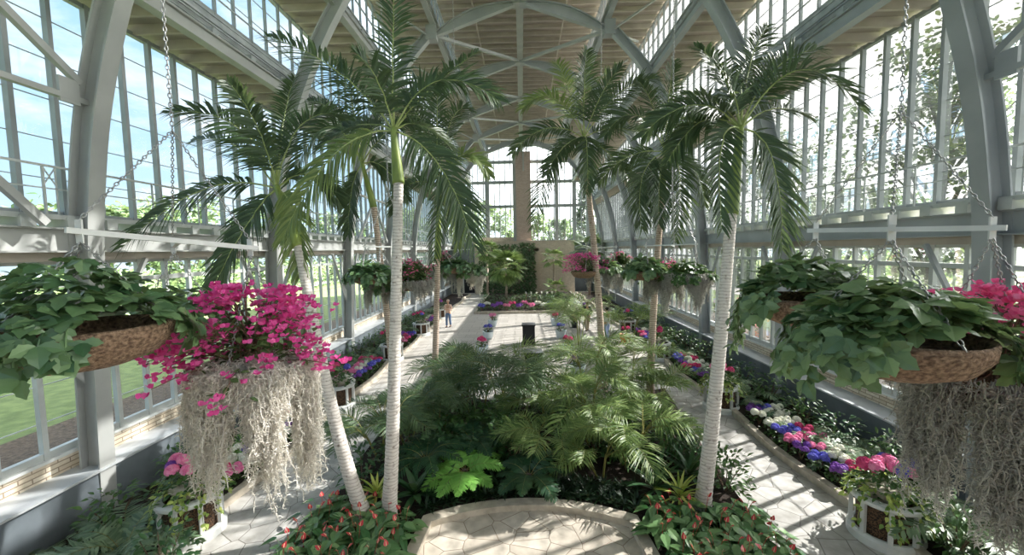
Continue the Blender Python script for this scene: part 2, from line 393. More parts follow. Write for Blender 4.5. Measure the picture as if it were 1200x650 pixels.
# windows: each run is a frame with one glazed sheet
WN = [0]
def side_window(sgn, x, z0, z1, mw, md, sills=0.1, joints=(), transom=None, step=0.65, off=0.0, fm='frame_up'):
    WN[0] += 1
    mb = MB(); y = Y0 + off
    while y <= Y1 + .01:
        a, b = sorted((sgn * x, sgn * (x - md))); mb.box(a, b, y - mw / 2, y + mw / 2, z0, z1); y += step
    a, b = sorted((sgn * (x + .03), sgn * (x - md * .8))); mb.box(a, b, Y0, Y1, z0, z0 + sills); mb.box(a, b, Y0, Y1, z1 - sills * .7, z1)
    if transom: mb.box(a, b, Y0, Y1, transom - .05, transom + .05)
    for j in joints:
        a, b = sorted((sgn * (x + .01), sgn * (x - .012))); mb.box(a, b, Y0, Y1, j - .007, j + .007)
    o = struct('window_%d' % WN[0], mb, M[fm])
    g = MB(); g.add([(sgn * x, Y0, z0), (sgn * x, Y1, z0), (sgn * x, Y1, z1), (sgn * x, Y0, z1)], [(0, 1, 2, 3)])
    g.build('glass_pane', M['glass'], o)
    return o
for sgn in (-1, 1):
    side_window(sgn, 8.42, 1.32, 4.76, .085, .09, .12, (1.95, 2.6, 3.25, 3.9), 4.32, fm='frame')
    side_window(sgn, 8.42, 5.50, 9.60, .075, .10, .12, (6.2, 6.9, 7.6, 8.3, 9.0))
    side_window(sgn, 7.30, 10.45, 12.25, .055, .07, .08, (11.1, 11.7))
    side_window(sgn, 5.80, 12.95, 14.45, .055, .07, .08, (13.7,))
    side_window(sgn, 3.86, 15.05, 16.25, .055, .07, .08)
# roof: soffits with purlins, tier beams, galvanised bands
def purlins(mb, x0, x1, z, h, step=0.65):
    y = Y0 + .33
    a, b = sorted((x0, x1))
    while y < Y1: mb.box(a, b, y - .035, y + .035, z, z + h, 1); y += step
for sgn in (-1, 1):
    for (xa, xb, z) in ((8.45, 7.13, 9.55), (7.33, 5.67, 12.2), (5.83, 3.75, 14.4)):
        mb = MB(); a, b = sorted((sgn * xa, sgn * (xb))); mb.box(a - (.25 if sgn < 0 else 0), b + (.25 if sgn > 0 else 0), Y0, Y1, z + .2, z + .28, 0)
        purlins(mb, sgn * xa, sgn * xb, z, .2)
        struct('ceiling', mb, [M['wood'], M['purlin']])
    st = M['steel'] if sgn < 0 else M['steel_cool']
    for (x, z, gx, gz) in ((7.13, 9.52, 7.30, 10.45), (5.67, 12.17, 5.80, 12.95), (3.75, 14.37, 3.86, 15.05)):
        mb = MB(); a, b = sorted((sgn * (x - .09), sgn * (x + .03)))
        mb.box(a, b, Y0, Y1, z, z + .26)
        a, b = sorted((sgn * (x - .16), sgn * (x + .06))); mb.box(a, b, Y0, Y1, z - .03, z); mb.box(a, b, Y0, Y1, z + .26, z + .29)
        struct('steel_beam', mb, st)
        mb = MB(); a, b = sorted((sgn * (x + .10), sgn * (x + .14)))
        mb.box(a, b, Y0, Y1, z + .2, gz)
        n = int((gz - z - .2) / .12)
        for k in range(n):
            a, b = sorted((sgn * (x + .075), sgn * (x + .11))); mb.box(a, b, Y0, Y1, z + .26 + k * .12, z + .3 + k * .12)
        y = Y0 + .3
        while y < Y1:
            a, b = sorted((sgn * (x - .12), sgn * (x + .12))); mb.box(a, b, y - .09, y + .09, z + .31, z + .44); y += 1.3
        mb.bar((sgn * (x - .06), Y0, z + .6), (sgn * (x - .06), Y1, z + .6), .05)
        mb.bar((sgn * (x - .02), Y0, z + 1.25), (sgn * (x - .02), Y1, z + 1.25), .03)
        struct('roof_gutter', mb, M['corr'])
mb = MB(); mb.box(-4.2, 4.2, Y0, Y1, 16.45, 16.55, 0); purlins(mb, -3.9, 3.9, 16.25, .2)
for x in (-2.2, 2.2): mb.box(x - .03, x + .03, Y0, Y1, 16.2, 16.26, 1)
struct('ceiling', mb, [M['wood'], M['purlin']])
mb = MB(); mb.box(-.11, .11, 12.3, Y1 - .6, 15.25, 15.55); mb.box(-.16, .16, 12.3, Y1 - .6, 15.22, 15.26); struct('ridge_beam', mb, M['steel'])
# arches
INNER = [(7.80, 0.05), (7.70, 3.0), (7.62, 4.9), (7.50, 6.0), (7.30, 7.2), (6.98, 8.4), (6.55, 9.6), (5.85, 11.1), (4.95, 12.55), (3.85, 13.8)]
def sweep(mb, path, n0, n1, y0, y1):
    m = len(path); vs = []
    for i, (x, z) in enumerate(path):
        a = path[max(i - 1, 0)]; b = path[min(i + 1, m - 1)]
        tx, tz = b[0] - a[0], b[1] - a[1]; l = math.hypot(tx, tz); nx, nz = tz / l, -tx / l
        p = (x + nx * n0, z + nz * n0); q = (x + nx * n1, z + nz * n1)
        vs += [(p[0], y0, p[1]), (q[0], y0, q[1]), (q[0], y1, q[1]), (p[0], y1, p[1])]
    fs = [(0, 1, 2, 3), (4 * m - 1, 4 * m - 2, 4 * m - 3, 4 * m - 4)]
    for i in range(m - 1):
        o = 4 * i
        for k in range(4): fs.append((o + k, o + 4 + k, o + 4 + (k + 1) % 4, o + (k + 1) % 4))
    mb.add(vs, fs)
RB = catmull(INNER, 5)
for i, y in enumerate(ARCH_Y):
    for sgn in (-1, 1):
        mb = MB()
        path = RB
        sweep(mb, path, 0, .035, y - .14, y + .14); sweep(mb, path, .03, .34, y - .015, y + .015); sweep(mb, path, .34, .375, y - .14, y + .14)
        # gusset with rivets and knee braces at the column head
        for k in (-1, 1):
            mb.bar((7.95, y + .16 * k, 2.75), (7.95, y + 1.25 * k, 4.75), .09, .06)
            mb.add([(7.9, y + .14 * k, 2.55), (7.9, y + .14 * k, 3.15), (7.9, y + .62 * k, 3.42), (7.9, y + .62 * k, 3.22)], [(0, 1, 2, 3)])
            for r in range(4): mb.box(7.885, 7.905, y + (.2 + .11 * r) * k - .012, y + (.2 + .11 * r) * k + .012, 2.95 + .09 * r, 2.974 + .09 * r)
        # top lens: straight chord plus bowed chord and web
        zt = 15.2
        if i:
            mb.bar((3.9, y, 13.85), (0.0, y, zt), .22, .09)
            n = 14; up = []; lo = []
            for k in range(n + 1):
                t = k / n; x = 3.9 * (1 - t); z = 13.85 + (zt - 13.85) * t
                lo.append((x, z)); up.append((x + .25 * math.sin(PI * t) * .33, z + .42 * math.sin(PI * t)))
            sweep(mb, up, 0, .05, y - .10, y + .10)
            vs = [(a, y - .02, b) for a, b in up] + [(a, y - .02, b) for a, b in lo] + [(a, y + .02, b) for a, b in up] + [(a, y + .02, b) for a, b in lo]
            N = n + 1
            mb.add(vs, [(k, k + 1, N + k + 1, N + k) for k in range(n)] + [(2 * N + k + 1, 2 * N + k, 3 * N + k, 3 * N + k + 1) for k in range(n)])
            mb.box(3.55, 4.0, y - .2, y + .2, 13.75, 14.35)
            mb.box(0, .28, y - .22, y + .22, zt - .12, zt + .12)
        else:
            mb.bar((3.9, y, 13.85), (0.0, y, zt), .30, .10)
        if sgn < 0: mb.v = [(-v[0], v[1], v[2]) for v in mb.v]; mb.f = [tuple(reversed(f)) for f in mb.f]
        struct('steel_arch', mb, M['steel'] if sgn < 0 else M['steel_cool'])
        # diagonal to the next ridge node, roof rods
        if 0 < i < len(ARCH_Y) - 1:
            y2 = ARCH_Y[i + 1]
            mb = MB(); mb.bar((sgn * 3.8, y, 14.0), (0, y2, 15.25), .16, .12)
            struct('roof_brace', mb, M['steel'])
            mb = MB(); mb.bar((sgn * 3.8, y, 13.9), (sgn * 5.5, y + 1.8, 14.35), .07); mb.bar((sgn * 3.8, y2, 13.9), (sgn * 5.5, y2 - 1.8, 14.35), .07)
            struct('roof_brace', mb, M['steel'])
# braced bays on the upper walls
for sgn in (-1, 1):
    for bi in (0, 3):
        ya, yb = ARCH_Y[bi], ARCH_Y[bi + 1]; ym = (ya + yb) / 2; x = sgn * 7.55
        mb = MB()
        mb.bar((x, ya, 7.45), (x, yb, 7.45), .11, .09)
        mb.bar((x, yb - .1, 7.75), (x, ya + .5, 10.6) if False else (sgn * 7.3, ym, 9.4), .09, .12); mb.bar((x, ya + .1, 7.75), (sgn * 7.3, ym, 9.4), .09, .12)
        mb.bar((sgn * 7.65, yb - .7, 5.35), (x, ym, 7.4), .09, .12); mb.bar((sgn * 7.65, ya + .7, 5.35), (x, ym, 7.4), .09, .12)
        for q in (ya + .15, yb - .45): mb.box(min(x, x - sgn * .05), max(x, x - sgn * .05), q, q + .3, 7.35, 7.75)
        struct('wall_brace', mb, M['steel'] if sgn < 0 else M['steel_cool'])
# end walls: glazed gables
def gable(y, name_far=True):
    prof = [(8.42, 0, 9.75), (7.30, 9.75, 12.4), (5.80, 12.4, 14.6), (3.86, 14.6, 16.5)]
    xs = [-8.42, -7.3, -5.8, -3.86, 3.86, 5.8, 7.3, 8.42]
    def top(x):
        x = abs(x)
        return 16.5 if x <= 3.87 else 14.65 if x <= 5.81 else 12.45 if x <= 7.31 else 9.75
    mb = MB()
    for x in xs: mb.box(x - .19, x + .19, y - .12, y + .14, 0 if abs(x) > 8 else 5.6, top(x))
    for z, h in ((5.62, 8.42), (9.55, 8.42), (12.2, 7.3), (14.4, 5.8), (16.2, 3.9)):
        mb.box(-h, h, y - .13, y + .13, z - .16, z + .16)
    x = -8.42 + .6
    while x < 8.4:
        mb.box(x - .045, x + .045, y - .06, y + .06, 5.6, top(x)); x += .6
    WN[0] += 1
    o = struct('window_%d' % WN[0], mb, M['frame_up'])
    g = MB()
    for (x0, x1) in ((-8.42, -7.3), (-7.3, -5.8), (-5.8, -3.86), (-3.86, 3.86), (3.86, 5.8), (5.8, 7.3), (7.3, 8.42)):
        t = top((x0 + x1) / 2); g.add([(x0, y, 5.6), (x1, y, 5.6), (x1, y, t), (x0, y, t)], [(0, 1, 2, 3)])
    g.build('glass_pane', M['glass'], o)
gable(Y1); gable(Y0)
mb = MB(); mb.box(-8.6, 8.6, Y1 - .15, Y1 + .25, 0, 5.55); struct('wall_back', mb, M['slate'])
mb = MB(); mb.box(-8.6, 8.6, Y0 - .25, Y0 + .1, 0, 5.55); struct('wall_front', mb, M['tanbrick'])
# brick chimney-like column and the tan screen wall at the far end
mb = MB(); mb.box(-.62, 1.0, Y1 - 1.0, Y1 - .2, 5.55, 15.3); struct('brick_column', mb, M['colbrick'])
mb = MB(); mb.box(-.95, -.63, Y1 - .9, Y1 - .3, 5.55, 15.25); mb.box(.15, .3, Y1 - 1.15, Y1 - 1.0, 13.2, 15.2); struct('steel_column', mb, M['steel'])
SW = 43.4
mb = MB(); mb.box(-5.2, 5.6, SW, SW + .5, 0, 5.6); mb.box(-5.3, 5.7, SW - .06, SW + .55, 5.6, 5.68)
mb.box(1.35, 1.75, SW - .18, SW, 0, 4.9); mb.box(1.35, 2.35, SW - .18, SW, 4.55, 4.9)
mb.box(1.75, 5.6, SW - .10, SW, 3.3, 3.42)
struct('wall_screen', mb, M['tanbrick'])
mb = MB(); mb.box(-4.4, -.8, SW + 1.1, SW + 1.3, 5.7, 6.15); struct('stone_sill', mb, M['kerb'])
# far side openings next to the screen wall: dark doorway with white frame
mb = MB(); mb.box(-6.6, -5.4, Y1 - .25, Y1 - .15, 0, 2.3); struct('door_1', mb, M['granite'])
mb = MB(); mb.box(-6.75, -6.6, Y1 - .3, Y1 - .1, 0, 2.45); mb.box(-5.4, -5.25, Y1 - .3, Y1 - .1, 0, 2.45); mb.box(-6.75, -5.25, Y1 - .3, Y1 - .1, 2.3, 2.45); struct('trim_4', mb, M['white'])
# bed in front of the screen wall
mb = MB(); mb.box(-3.6, 5.0, 29.9, SW, 0, .12); struct('flower_bed_soil', mb, M['soil'])
mb = MB(); mb.box(-3.75, 5.15, 29.75, 29.9, 0, .2); mb.box(-3.75, -3.6, 29.9, SW, 0, .2); mb.box(5.0, 5.15, 29.9, SW, 0, .2); struct('trim_5', mb, M['kerb'])
# outside
mb = MB(); mb.box(-110, -8.62, -60, 150, .2, .4); mb.box(8.62, 110, -60, 150, .2, .4); mb.box(-8.62, 8.62, Y1 + .3, 150, .2, .4); mb.box(-8.62, 8.62, -60, Y0 - .3, .2, .4)
struct('lawn', mb, M['lawn'])
mb = MB()
for s in (-1, 1):
    a, b = sorted((s * 8.62, s * 12.4)); mb.box(a, b, Y0, Y1 + 2, .4, .44)
struct('mulch_strip', mb, M['mulch'])
mb = MB(); mb.box(19.0, 22.5, -60, 150, .4, .43); mb.box(-31, -28, -60, 150, .4, .43); struct('road', mb, M['road'])
# ------------------------------------------------------------------ palms
CAMDIR = V((0, -1, 0.25)).normalized()
def frond_mesh(pts, nleaf, L, W, ang=55, droop=0.35, lift=0.3, hint=None, rr=0.02, bare=0.16, seg=3, taper=0.35, jit=1.0, fold=0.2):
    """stalk plus leaflets along both sides; slots: 0 leaflet, 1 stalk"""
    mb = MB(); m = len(pts)
    hint = hint or (Z * 0.5 + CAMDIR * 0.9)
    mb.tube(pts, [rr * (1 - 0.85 * i / (m - 1)) for i in range(m)], 5, 1)
    def P(t):
        f = t * (m - 1); i = min(int(f), m - 2); return pts[i].lerp(pts[i + 1], f - i), (pts[i + 1] - pts[i]).normalized()
    for k in range(nleaf):
        t = bare + (1 - bare) * (k + 0.5) / nleaf
        for s in (-1, 1):
            tt = min(max(t + U(-.4, .4) / nleaf, 0), 1); p, T = P(tt)
            S = T.cross(hint)
            if S.length < .05: S = T.orthogonal()
            S.normalize(); N = S.cross(T).normalized()
            u = (tt - bare) / (1 - bare)
            a = math.radians(ang * (1.12 - 0.55 * u) + U(-7, 7) * jit)
            prof = (0.45 + 0.55 * math.sin(PI * min(1, u * 1.25 + .12))) if u < .55 else 1 - (1 - taper) * ((u - .55) / .45) ** 1.5
            l = L * prof * U(.8, 1.1)
            d = (T * math.cos(a) + S * (s * math.sin(a)) + N * (lift + U(-.12, .12) * jit)).normalized()
            q = []; dd = droop * U(.6, 1.4)
            for j in range(seg + 1):
                x = j / seg; q.append(p + d * (l * x) - Z * (dd * l * x * x))
            ws = [W * .25] + [W * .5 * (1 - .25 * j) for j in range(seg - 1)] + [W * .04]
            w = T - d * T.dot(d)
            if w.length < 1e-4: w = d.orthogonal()
            w.normalize()
            mb.blade(q, ws, w, d.cross(w).normalized(), fold)
    return mb
def palm(label, base, trunk_px, tden, r0, r1, crown_px, cden, fronds, L, rough=False, shaft=True):
    """trunk_px: image points along the trunk above the base with a distance each, crown_px the crown point"""
    root = empty('palm_tree', base, label, 'palm tree', 'tall palms in the centre planting')
    inv = -V(base)
    path = [V(base) - Z * .05] + [at(x, y, d) for (x, y, d) in trunk_px]
    cr = at(crown_px[0], crown_px[1], cden)
    pp = [V(p) for p in catmull([tuple(p) for p in path], 12)]
    # resample finely so that the ring scars are real ridges
    tot = sum((pp[i + 1] - pp[i]).length for i in range(len(pp) - 1)); n = int(tot / .035)
    res = []; acc = 0; i = 0; rem = 0
    for k in range(n + 1):
        s = tot * k / n
        while i < len(pp) - 2 and acc + (pp[i + 1] - pp[i]).length < s: acc += (pp[i + 1] - pp[i]).length; i += 1
        l = (pp[i + 1] - pp[i]).length; res.append(pp[i].lerp(pp[i + 1], min(1, (s - acc) / max(l, 1e-6))))
    rad = []
    for k in range(len(res)):
        t = k / (len(res) - 1); r = r0 + (r1 - r0) * min(1, t * 1.1) + (r0 * .35 * math.exp(-t * 22))
        rad.append(r * (1 + (.05 if rough else .03) * (1 if k % 3 == 0 else -0.4) + U(-.015, .015)))
    mb = MB(); mb.tube([p + inv for p in res], rad, 14); mb.build('trunk', M['trunk_rough' if rough else 'trunk'], root, True)
    if shaft:
        top = path[-1]; mb = MB(); q = catmull([tuple(top - (top - path[-2]).normalized() * .02), tuple(top.lerp(cr, .5)), tuple(cr)], 6)
        kk = len(q); prof = [r1 * (1.02 + .32 * math.sin(PI * min(1, .25 + i / (kk - 1))) * (1 - .55 * i / (kk - 1))) * (1 - .38 * i / (kk - 1)) for i in range(kk)]
        mb.tube([V(p) + inv for p in q], prof, 14); mb.build('crownshaft', M['shaft'], root, True)
    for f in fronds:
        cx, cy, cdd, tx, ty, td = f[:6]; o = dict(f[6]) if len(f) > 6 else {}
        mat = o.pop('mat', 'palmleaf'); l = o.pop('L', L); nl = o.pop('n', 58); w = o.pop('W', .044)
        c = at(cx, cy, cden + cdd); t = at(tx, ty, cden + td)
        pts = [p + inv for p in bez(cr - Z * .05, c, t, 18)]
        for j in range(2, 18): pts[j] = pts[j] + V((U(-.01, .01), U(-.01, .01), U(-.01, .01)))
        frond_mesh(pts, nl, l, w, **o).build('frond', [M[mat], M['rachis']], root)
    # spear leaf
    mb = MB(); mb.tube([cr + inv, cr + inv + V((.02, 0, .35)), cr + inv + V((.0, .02, .75))], [.025, .018, .004], 6); mb.build('spear_leaf', M['rachis'], root, True)
    return root
palm('straight pale ringed palm nearest the patio on its planter side by the moss basket', fl(455, 606, .1), [(459, 540, 7.0), (463, 400, 7.05), (467, 214, 7.15)], 0, .125, .085, (461, 150), 7.2, [
    (458, 80, -.1, 463, -45, .0, dict(L=.62, lift=.15, hint=V((.3, -1, .1)))),
    (405, 70, .2, 312, 42, .5, dict(L=.72)), (505, 55, -.1, 584, 118, -.2, dict(L=.68)),
    (384, 148, -.3, 330, 282, -.5, dict(L=.62, droop=.6, mat='palmleaf_light')), (520, 165, -.3, 556, 290, -.5, dict(L=.66, droop=.45)),
    (500, 100, .7, 560, 60, 1.3, dict(L=.55)),
    (420, 130, .5, 372, 175, 1.0, dict(L=.55)), (490, 130, .6, 530, 175, 1.2, dict(L=.55)),
    (450, 90, -.35, 415, 60, -.8, dict(L=.5, n=34))], .6)
palm('leaning pale palm bent towards the bougainvillea basket', fl(430, 610, .1), [(408, 550, 7.0), (380, 440, 7.1), (350, 288, 7.35)], 0, .125, .085, (324, 218), 7.6, [
    (295, 120, .1, 196, 132, -.1, dict(L=.62)), (240, 190, -.2, 143, 290, -.5, dict(L=.6, droop=.5)),
    (345, 95, .3, 425, 150, .8, dict(L=.62)), (300, 235, -.4, 245, 345, -.7, dict(L=.6, droop=.5)),
    (350, 230, -.2, 352, 325, -.3, dict(L=.5, droop=.5, mat='palmleaf_light')), (330, 130, .5, 345, 90, 1.0, dict(L=.6)),
    (280, 150, .6, 225, 165, 1.1, dict(L=.55)), (365, 180, .4, 400, 240, .8, dict(L=.5)), (275, 260, .2, 262, 330, .4, dict(L=.5, droop=.5)),
    (312, 150, -.4, 268, 95, -.9, dict(L=.55))], .6)
palm('slim rough-barked palm just behind the straight pale palm', fl(470, 497, .1), [(461, 440, 11.2), (455, 380, 11.0), (438, 242, 10.6)], 0, .105, .075, (424, 190), 10.5, [
    (385, 95, -.2, 338, 215, -.6, dict(L=.75)), (408, 215, .2, 408, 275, .2, dict(L=.5, droop=.5)),
    (440, 110, .5, 500, 110, .8, dict(L=.7)), (400, 120, .4, 362, 118, .9, dict(L=.7)), (450, 180, .2, 478, 235, .3, dict(L=.5)),
    (415, 110, .6, 395, 70, 1.0, dict(L=.65)), (460, 130, -.2, 497, 150, -.3, dict(L=.6))], .65, rough=True)
palm('slender palm standing by the path in the open planting behind ferns', fl(507, 477, .1), [(510, 420, 12.1), (513, 302, 12.0)], 0, .10, .08, (514, 215), 11.8, [
    (525, 170, -.2, 507, 312, -.4, dict(L=.62, n=40, hint=V((.2, -1, .2)))), (545, 150, .2, 574, 206, .3, dict(L=.6, mat='palmleaf_light')),
    (495, 110, .4, 470, 130, .6, dict(L=.75)), (525, 110, .5, 552, 130, .9, dict(L=.75)), (470, 200, .2, 462, 250, .4, dict(L=.6)),
    (540, 200, -.3, 537, 290, -.4, dict(L=.6, droop=.5, mat='palmleaf_light')), (510, 130, .2, 515, 90, .2, dict(L=.7))], .65, rough=True)
palm('tall palm with sparse crown before the brick column', fl(707, 455, .1), [(706, 420, 13.2), (700, 330, 13.1), (688, 208, 13.0)], 0, .12, .09, (684, 160), 13.0, [
    (683, 100, -.1, 688, 58, 0, dict(L=.8, hint=V((.2, -1, 0)))), (725, 90, 0, 772, 92, .1, dict(L=.8)), (715, 140, .2, 766, 160, .4, dict(L=.7)),
    (650, 85, .3, 612, 128, .5, dict(L=.75, mat='palmleaf_light')), (640, 130, -.2, 600, 180, -.3, dict(L=.7)),
    (640, 175, .2, 624, 268, .3, dict(L=.7, n=34, droop=.3)), (690, 150, -.6, 688, 225, -1.0, dict(L=.65, droop=.5)),
    (730, 180, -.2, 752, 240, -.3, dict(L=.6)), (665, 90, .5, 652, 72, .9, dict(L=.8, mat='palmleaf_light')), (705, 100, -.4, 728, 78, -.7, dict(L=.7)),
    (660, 160, -.4, 640, 205, -.7, dict(L=.6))], .7, rough=True)
palm('tall palm curving up between the right-hand path and the court', fl(762, 462, .1), [(763, 420, 12.2), (768, 330, 12.1), (776, 232, 12.0)], 0, .115, .085, (780, 176), 12.0, [
    (782, 110, .2, 790, 72, .3, dict(L=.75, hint=V((.2, -1, 0)))), (745, 100, .1, 708, 160, 0, dict(L=.72)), (740, 190, -.3, 752, 268, -.5, dict(L=.75, droop=.4)),
    (806, 170, -.2, 792, 285, -.4, dict(L=.72, droop=.3)), (830, 110, .2, 850, 160, .3, dict(L=.7)), (735, 170, .3, 700, 215, .4, dict(L=.65)),
    (820, 180, .4, 826, 240, .5, dict(L=.6)), (765, 110, .5, 748, 95, .8, dict(L=.7)), (770, 200, -.5, 772, 262, -.7, dict(L=.65, droop=.4))], .7, rough=True)
palm('big smooth-trunked palm beside the sunny path and red anthuriums', fl(822, 598, .1), [(832, 520, 7.1), (846, 380, 7.2), (857, 250, 7.3)], 0, .13, .095, (868, 148), 7.4, [
    (935, 25, -.2, 1010, 128, -.3, dict(L=.66, n=44)), (860, 85, -.3, 830, 72, -.7, dict(L=.5)), (815, 90, 0, 752, 160, .1, dict(L=.62)),
    (820, 115, .3, 782, 190, .3, dict(L=.55)), (835, 130, -.5, 846, 268, -.9, dict(L=.5, droop=.4)), (918, 150, -.3, 916, 292, -.5, dict(L=.62, droop=.45)),
    (900, 60, .3, 962, 58, .5, dict(L=.66)), (875, 60, .5, 900, 30, .9, dict(L=.6)), (850, 70, .5, 815, 55, .9, dict(L=.6)),
    (845, 110, .7, 800, 110, 1.2, dict(L=.55)), (905, 110, .6, 950, 140, 1.1, dict(L=.55))], .6)
# ------------------------------------------------------------------ areca clumps
def areca(label, base, h, nst, nfr, L, mat='areca', spread=.35, bare=.3, group='feathery cane palms in the centre planting', fdir=None):
    root = empty('areca_palm', base, label, 'palm', group)
    for k in range(nst):
        a = 2 * PI * k / nst + U(-.5, .5); hh = h * U(.6, 1.05) if k else h
        p0 = V((math.cos(a), math.sin(a), 0)) * U(.02, .12); p1 = p0 + V((math.cos(a) * spread * U(.2, .9), math.sin(a) * spread * U(.2, .9), hh * .55))
        mb = MB(); c = bez(p0, p0.lerp(p1, .5) + Z * .05, p1, 8); mb.tube(c, [.022 * (1 + .12 * (i % 2)) for i in range(8)], 7); mb.build('cane', M['cane'], root, True)
        for j in range(nfr):
            an = a + U(-1.3, 1.3) if nst > 1 else 2 * PI * j / nfr + U(-.3, .3)
            if fdir is not None and rnd() < .5: an = fdir + U(-.8, .8)
            el = U(.55, 1.38); D = V((math.cos(an), math.sin(an), 0)); l = L * U(.8, 1.15)
            c1 = p1 + D * (l * .35 * math.cos(el)) + Z * (l * .6 * math.sin(el)); c2 = p1 + D * (l * (.55 + .5 * math.cos(el))) + Z * (l * (.75 * math.sin(el) - .35 + U(-.12, .12)))
            pts = bez(p1 - Z * .1, c1, c2, 12)
            frond_mesh(pts, int(17 + l * 9), l * .42, .023, ang=58, droop=.34, lift=.3, hint=Z + D * .05 + CAMDIR * .25, rr=.011, bare=bare, seg=2, taper=.4, fold=.15).build('frond', [M[mat], M['cane']], root)
    return root
AR = [  # image foot point, height, stems, fronds per stem, frond length, material, what singles it out
    ((735, 548), 1.1, 3, 5, 1.15, 'areca', 'broad pale cane palm hanging over the right end of the patio kerb'),
    ((690, 520), 1.9, 3, 4, 1.25, 'areca', 'cane palm with thick ringed cane in the middle of the bed, right of centre'),
    ((640, 500), 1.45, 3, 3, 1.2, 'areca', 'open cane palm rising in front of the black pedestals'),
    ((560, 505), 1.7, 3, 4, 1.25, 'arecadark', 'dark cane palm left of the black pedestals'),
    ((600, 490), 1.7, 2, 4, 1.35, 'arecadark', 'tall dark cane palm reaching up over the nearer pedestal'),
    ((770, 505), 1.35, 3, 4, 1.1, 'areca', 'silvery cane palm just left of the big smooth palm trunk'),
    ((735, 482), 2.0, 3, 3, 1.3, 'areca', 'tall cane palm whose frond arches across to the white hydrangeas'),
    ((690, 480), 2.35, 2, 3, 1.3, 'areca', 'tall cane palm right of the nearer pedestal'),
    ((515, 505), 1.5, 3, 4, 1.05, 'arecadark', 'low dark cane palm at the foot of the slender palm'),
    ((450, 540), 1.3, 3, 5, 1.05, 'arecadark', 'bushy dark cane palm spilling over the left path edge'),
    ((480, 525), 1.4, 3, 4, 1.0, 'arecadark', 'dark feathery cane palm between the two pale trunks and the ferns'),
    ((640, 545), .85, 3, 4, .9, 'areca', 'short cane palm behind the dark fern at the middle of the kerb'),
    ((705, 560), .7, 2, 4, .8, 'areca', 'small fan-like cane palm drooping onto the rosettes'),
    ((585, 470), 1.6, 2, 2, 1.5, 'areca', 'sparse upright cane palm whose thin fronds stand against the court paving'),
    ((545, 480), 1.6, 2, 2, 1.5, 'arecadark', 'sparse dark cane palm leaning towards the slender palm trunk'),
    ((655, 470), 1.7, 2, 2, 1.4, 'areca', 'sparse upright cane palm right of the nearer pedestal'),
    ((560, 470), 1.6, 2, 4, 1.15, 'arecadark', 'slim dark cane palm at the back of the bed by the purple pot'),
]
for (p, h, a, b, L, mt, lab) in AR: areca(lab, fl(p[0], p[1], .1), h * 1.25, a, b + 2, L * 1.1, mt)
areca('large drooping feather palm below the far magenta bougainvillea', V((2.6, 19.2, 0)), 2.9, 3, 6, 2.0, 'areca', .5, .25, 'feathery palms around the court', PI)
areca('feather palm beside the third planter, by the court', V((4.6, 17.6, .1)), 2.4, 2, 5, 1.6, 'areca', .4, .25, 'feathery palms around the court')
# ------------------------------------------------------------------ ferns
def fern_mesh(n, L, mat, w=.5, el=(.35, 1.1), seg=16, spread=(0, 2 * PI), lw=.03, droop=.6):
    mb = MB()
    for k in range(n):
        an = spread[0] + (spread[1] - spread[0]) * (k + U(-.3, .3)) / n; e = U(*el); l = L * U(.7, 1.1); D = V((math.cos(an), math.sin(an), 0))
        p0 = D * .04; c1 = p0 + D * (l * .45 * math.cos(e)) + Z * (l * .6 * math.sin(e)); c2 = p0 + D * (l * .92) + Z * (l * (.6 * math.sin(e) - droop * .45))
        pts = bez(p0, c1, c2, 10)
        fm = frond_mesh(pts, seg, l * w * .38, lw, ang=68, droop=.15, lift=.05, hint=Z + V((U(-.1, .1), U(-.3, 0), 0)), rr=.006, bare=.1, seg=2, taper=.18, jit=.4, fold=.08)
        mb.add(fm.v, fm.f); mb.mi[-len(fm.f):] = fm.mi
    return mb
FERN = {}
def fern(label, loc, n, L, mat, group=None, **k):
    root = empty('fern', loc, label, 'fern', group)
    s = k.pop('stem', True)
    fern_mesh(n, L, mat, **k).build('fronds', [M[mat], M['cane']], root)
    mb = MB(); mb.lathe([(0, .05), (.05, .04), (.06, 0), (.05, -.03)], 8); mb.build('crown', M['bark'], root)
    return root
fern('large blue-green fern below the leafy basket by the planter wall', fl(112, 650, .11) + V((.45, 0, .05)), 16, 1.3, 'fern', 'ferns in the left border', seg=26, lw=.045, w=.6)
fern('low fern at the very front of the left border', fl(60, 668, .11), 11, .9, 'fern', 'ferns in the left border', seg=22, lw=.04)
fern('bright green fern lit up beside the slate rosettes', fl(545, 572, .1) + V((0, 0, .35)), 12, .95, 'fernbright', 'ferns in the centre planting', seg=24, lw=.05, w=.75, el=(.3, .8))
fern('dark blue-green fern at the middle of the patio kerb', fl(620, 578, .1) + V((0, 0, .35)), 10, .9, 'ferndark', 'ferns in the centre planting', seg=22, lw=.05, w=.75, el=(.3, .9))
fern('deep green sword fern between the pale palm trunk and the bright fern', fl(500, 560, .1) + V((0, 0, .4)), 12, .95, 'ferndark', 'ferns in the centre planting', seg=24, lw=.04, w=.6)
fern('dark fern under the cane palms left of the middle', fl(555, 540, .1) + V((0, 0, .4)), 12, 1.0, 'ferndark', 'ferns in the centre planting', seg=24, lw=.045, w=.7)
fern('pale sunlit fern behind the nearest right-hand planter', fl(1025, 560, .11) + V((.45, .5, .1)), 13, 1.0, 'fern', 'ferns in the right border', seg=24, lw=.045, w=.65)
fern('large pale fern at the right edge beside the moss', fl(1150, 640, .11) + V((-.25, 0, .1)), 15, 1.35, 'fern', 'ferns in the right border', seg=28, lw=.05, w=.65)
fern('pale fern at the front corner of the right border', fl(1195, 660, .11) + V((0, 0, .05)), 12, 1.0, 'fern', 'ferns in the right border', seg=24, lw=.045, w=.65)
k = 0
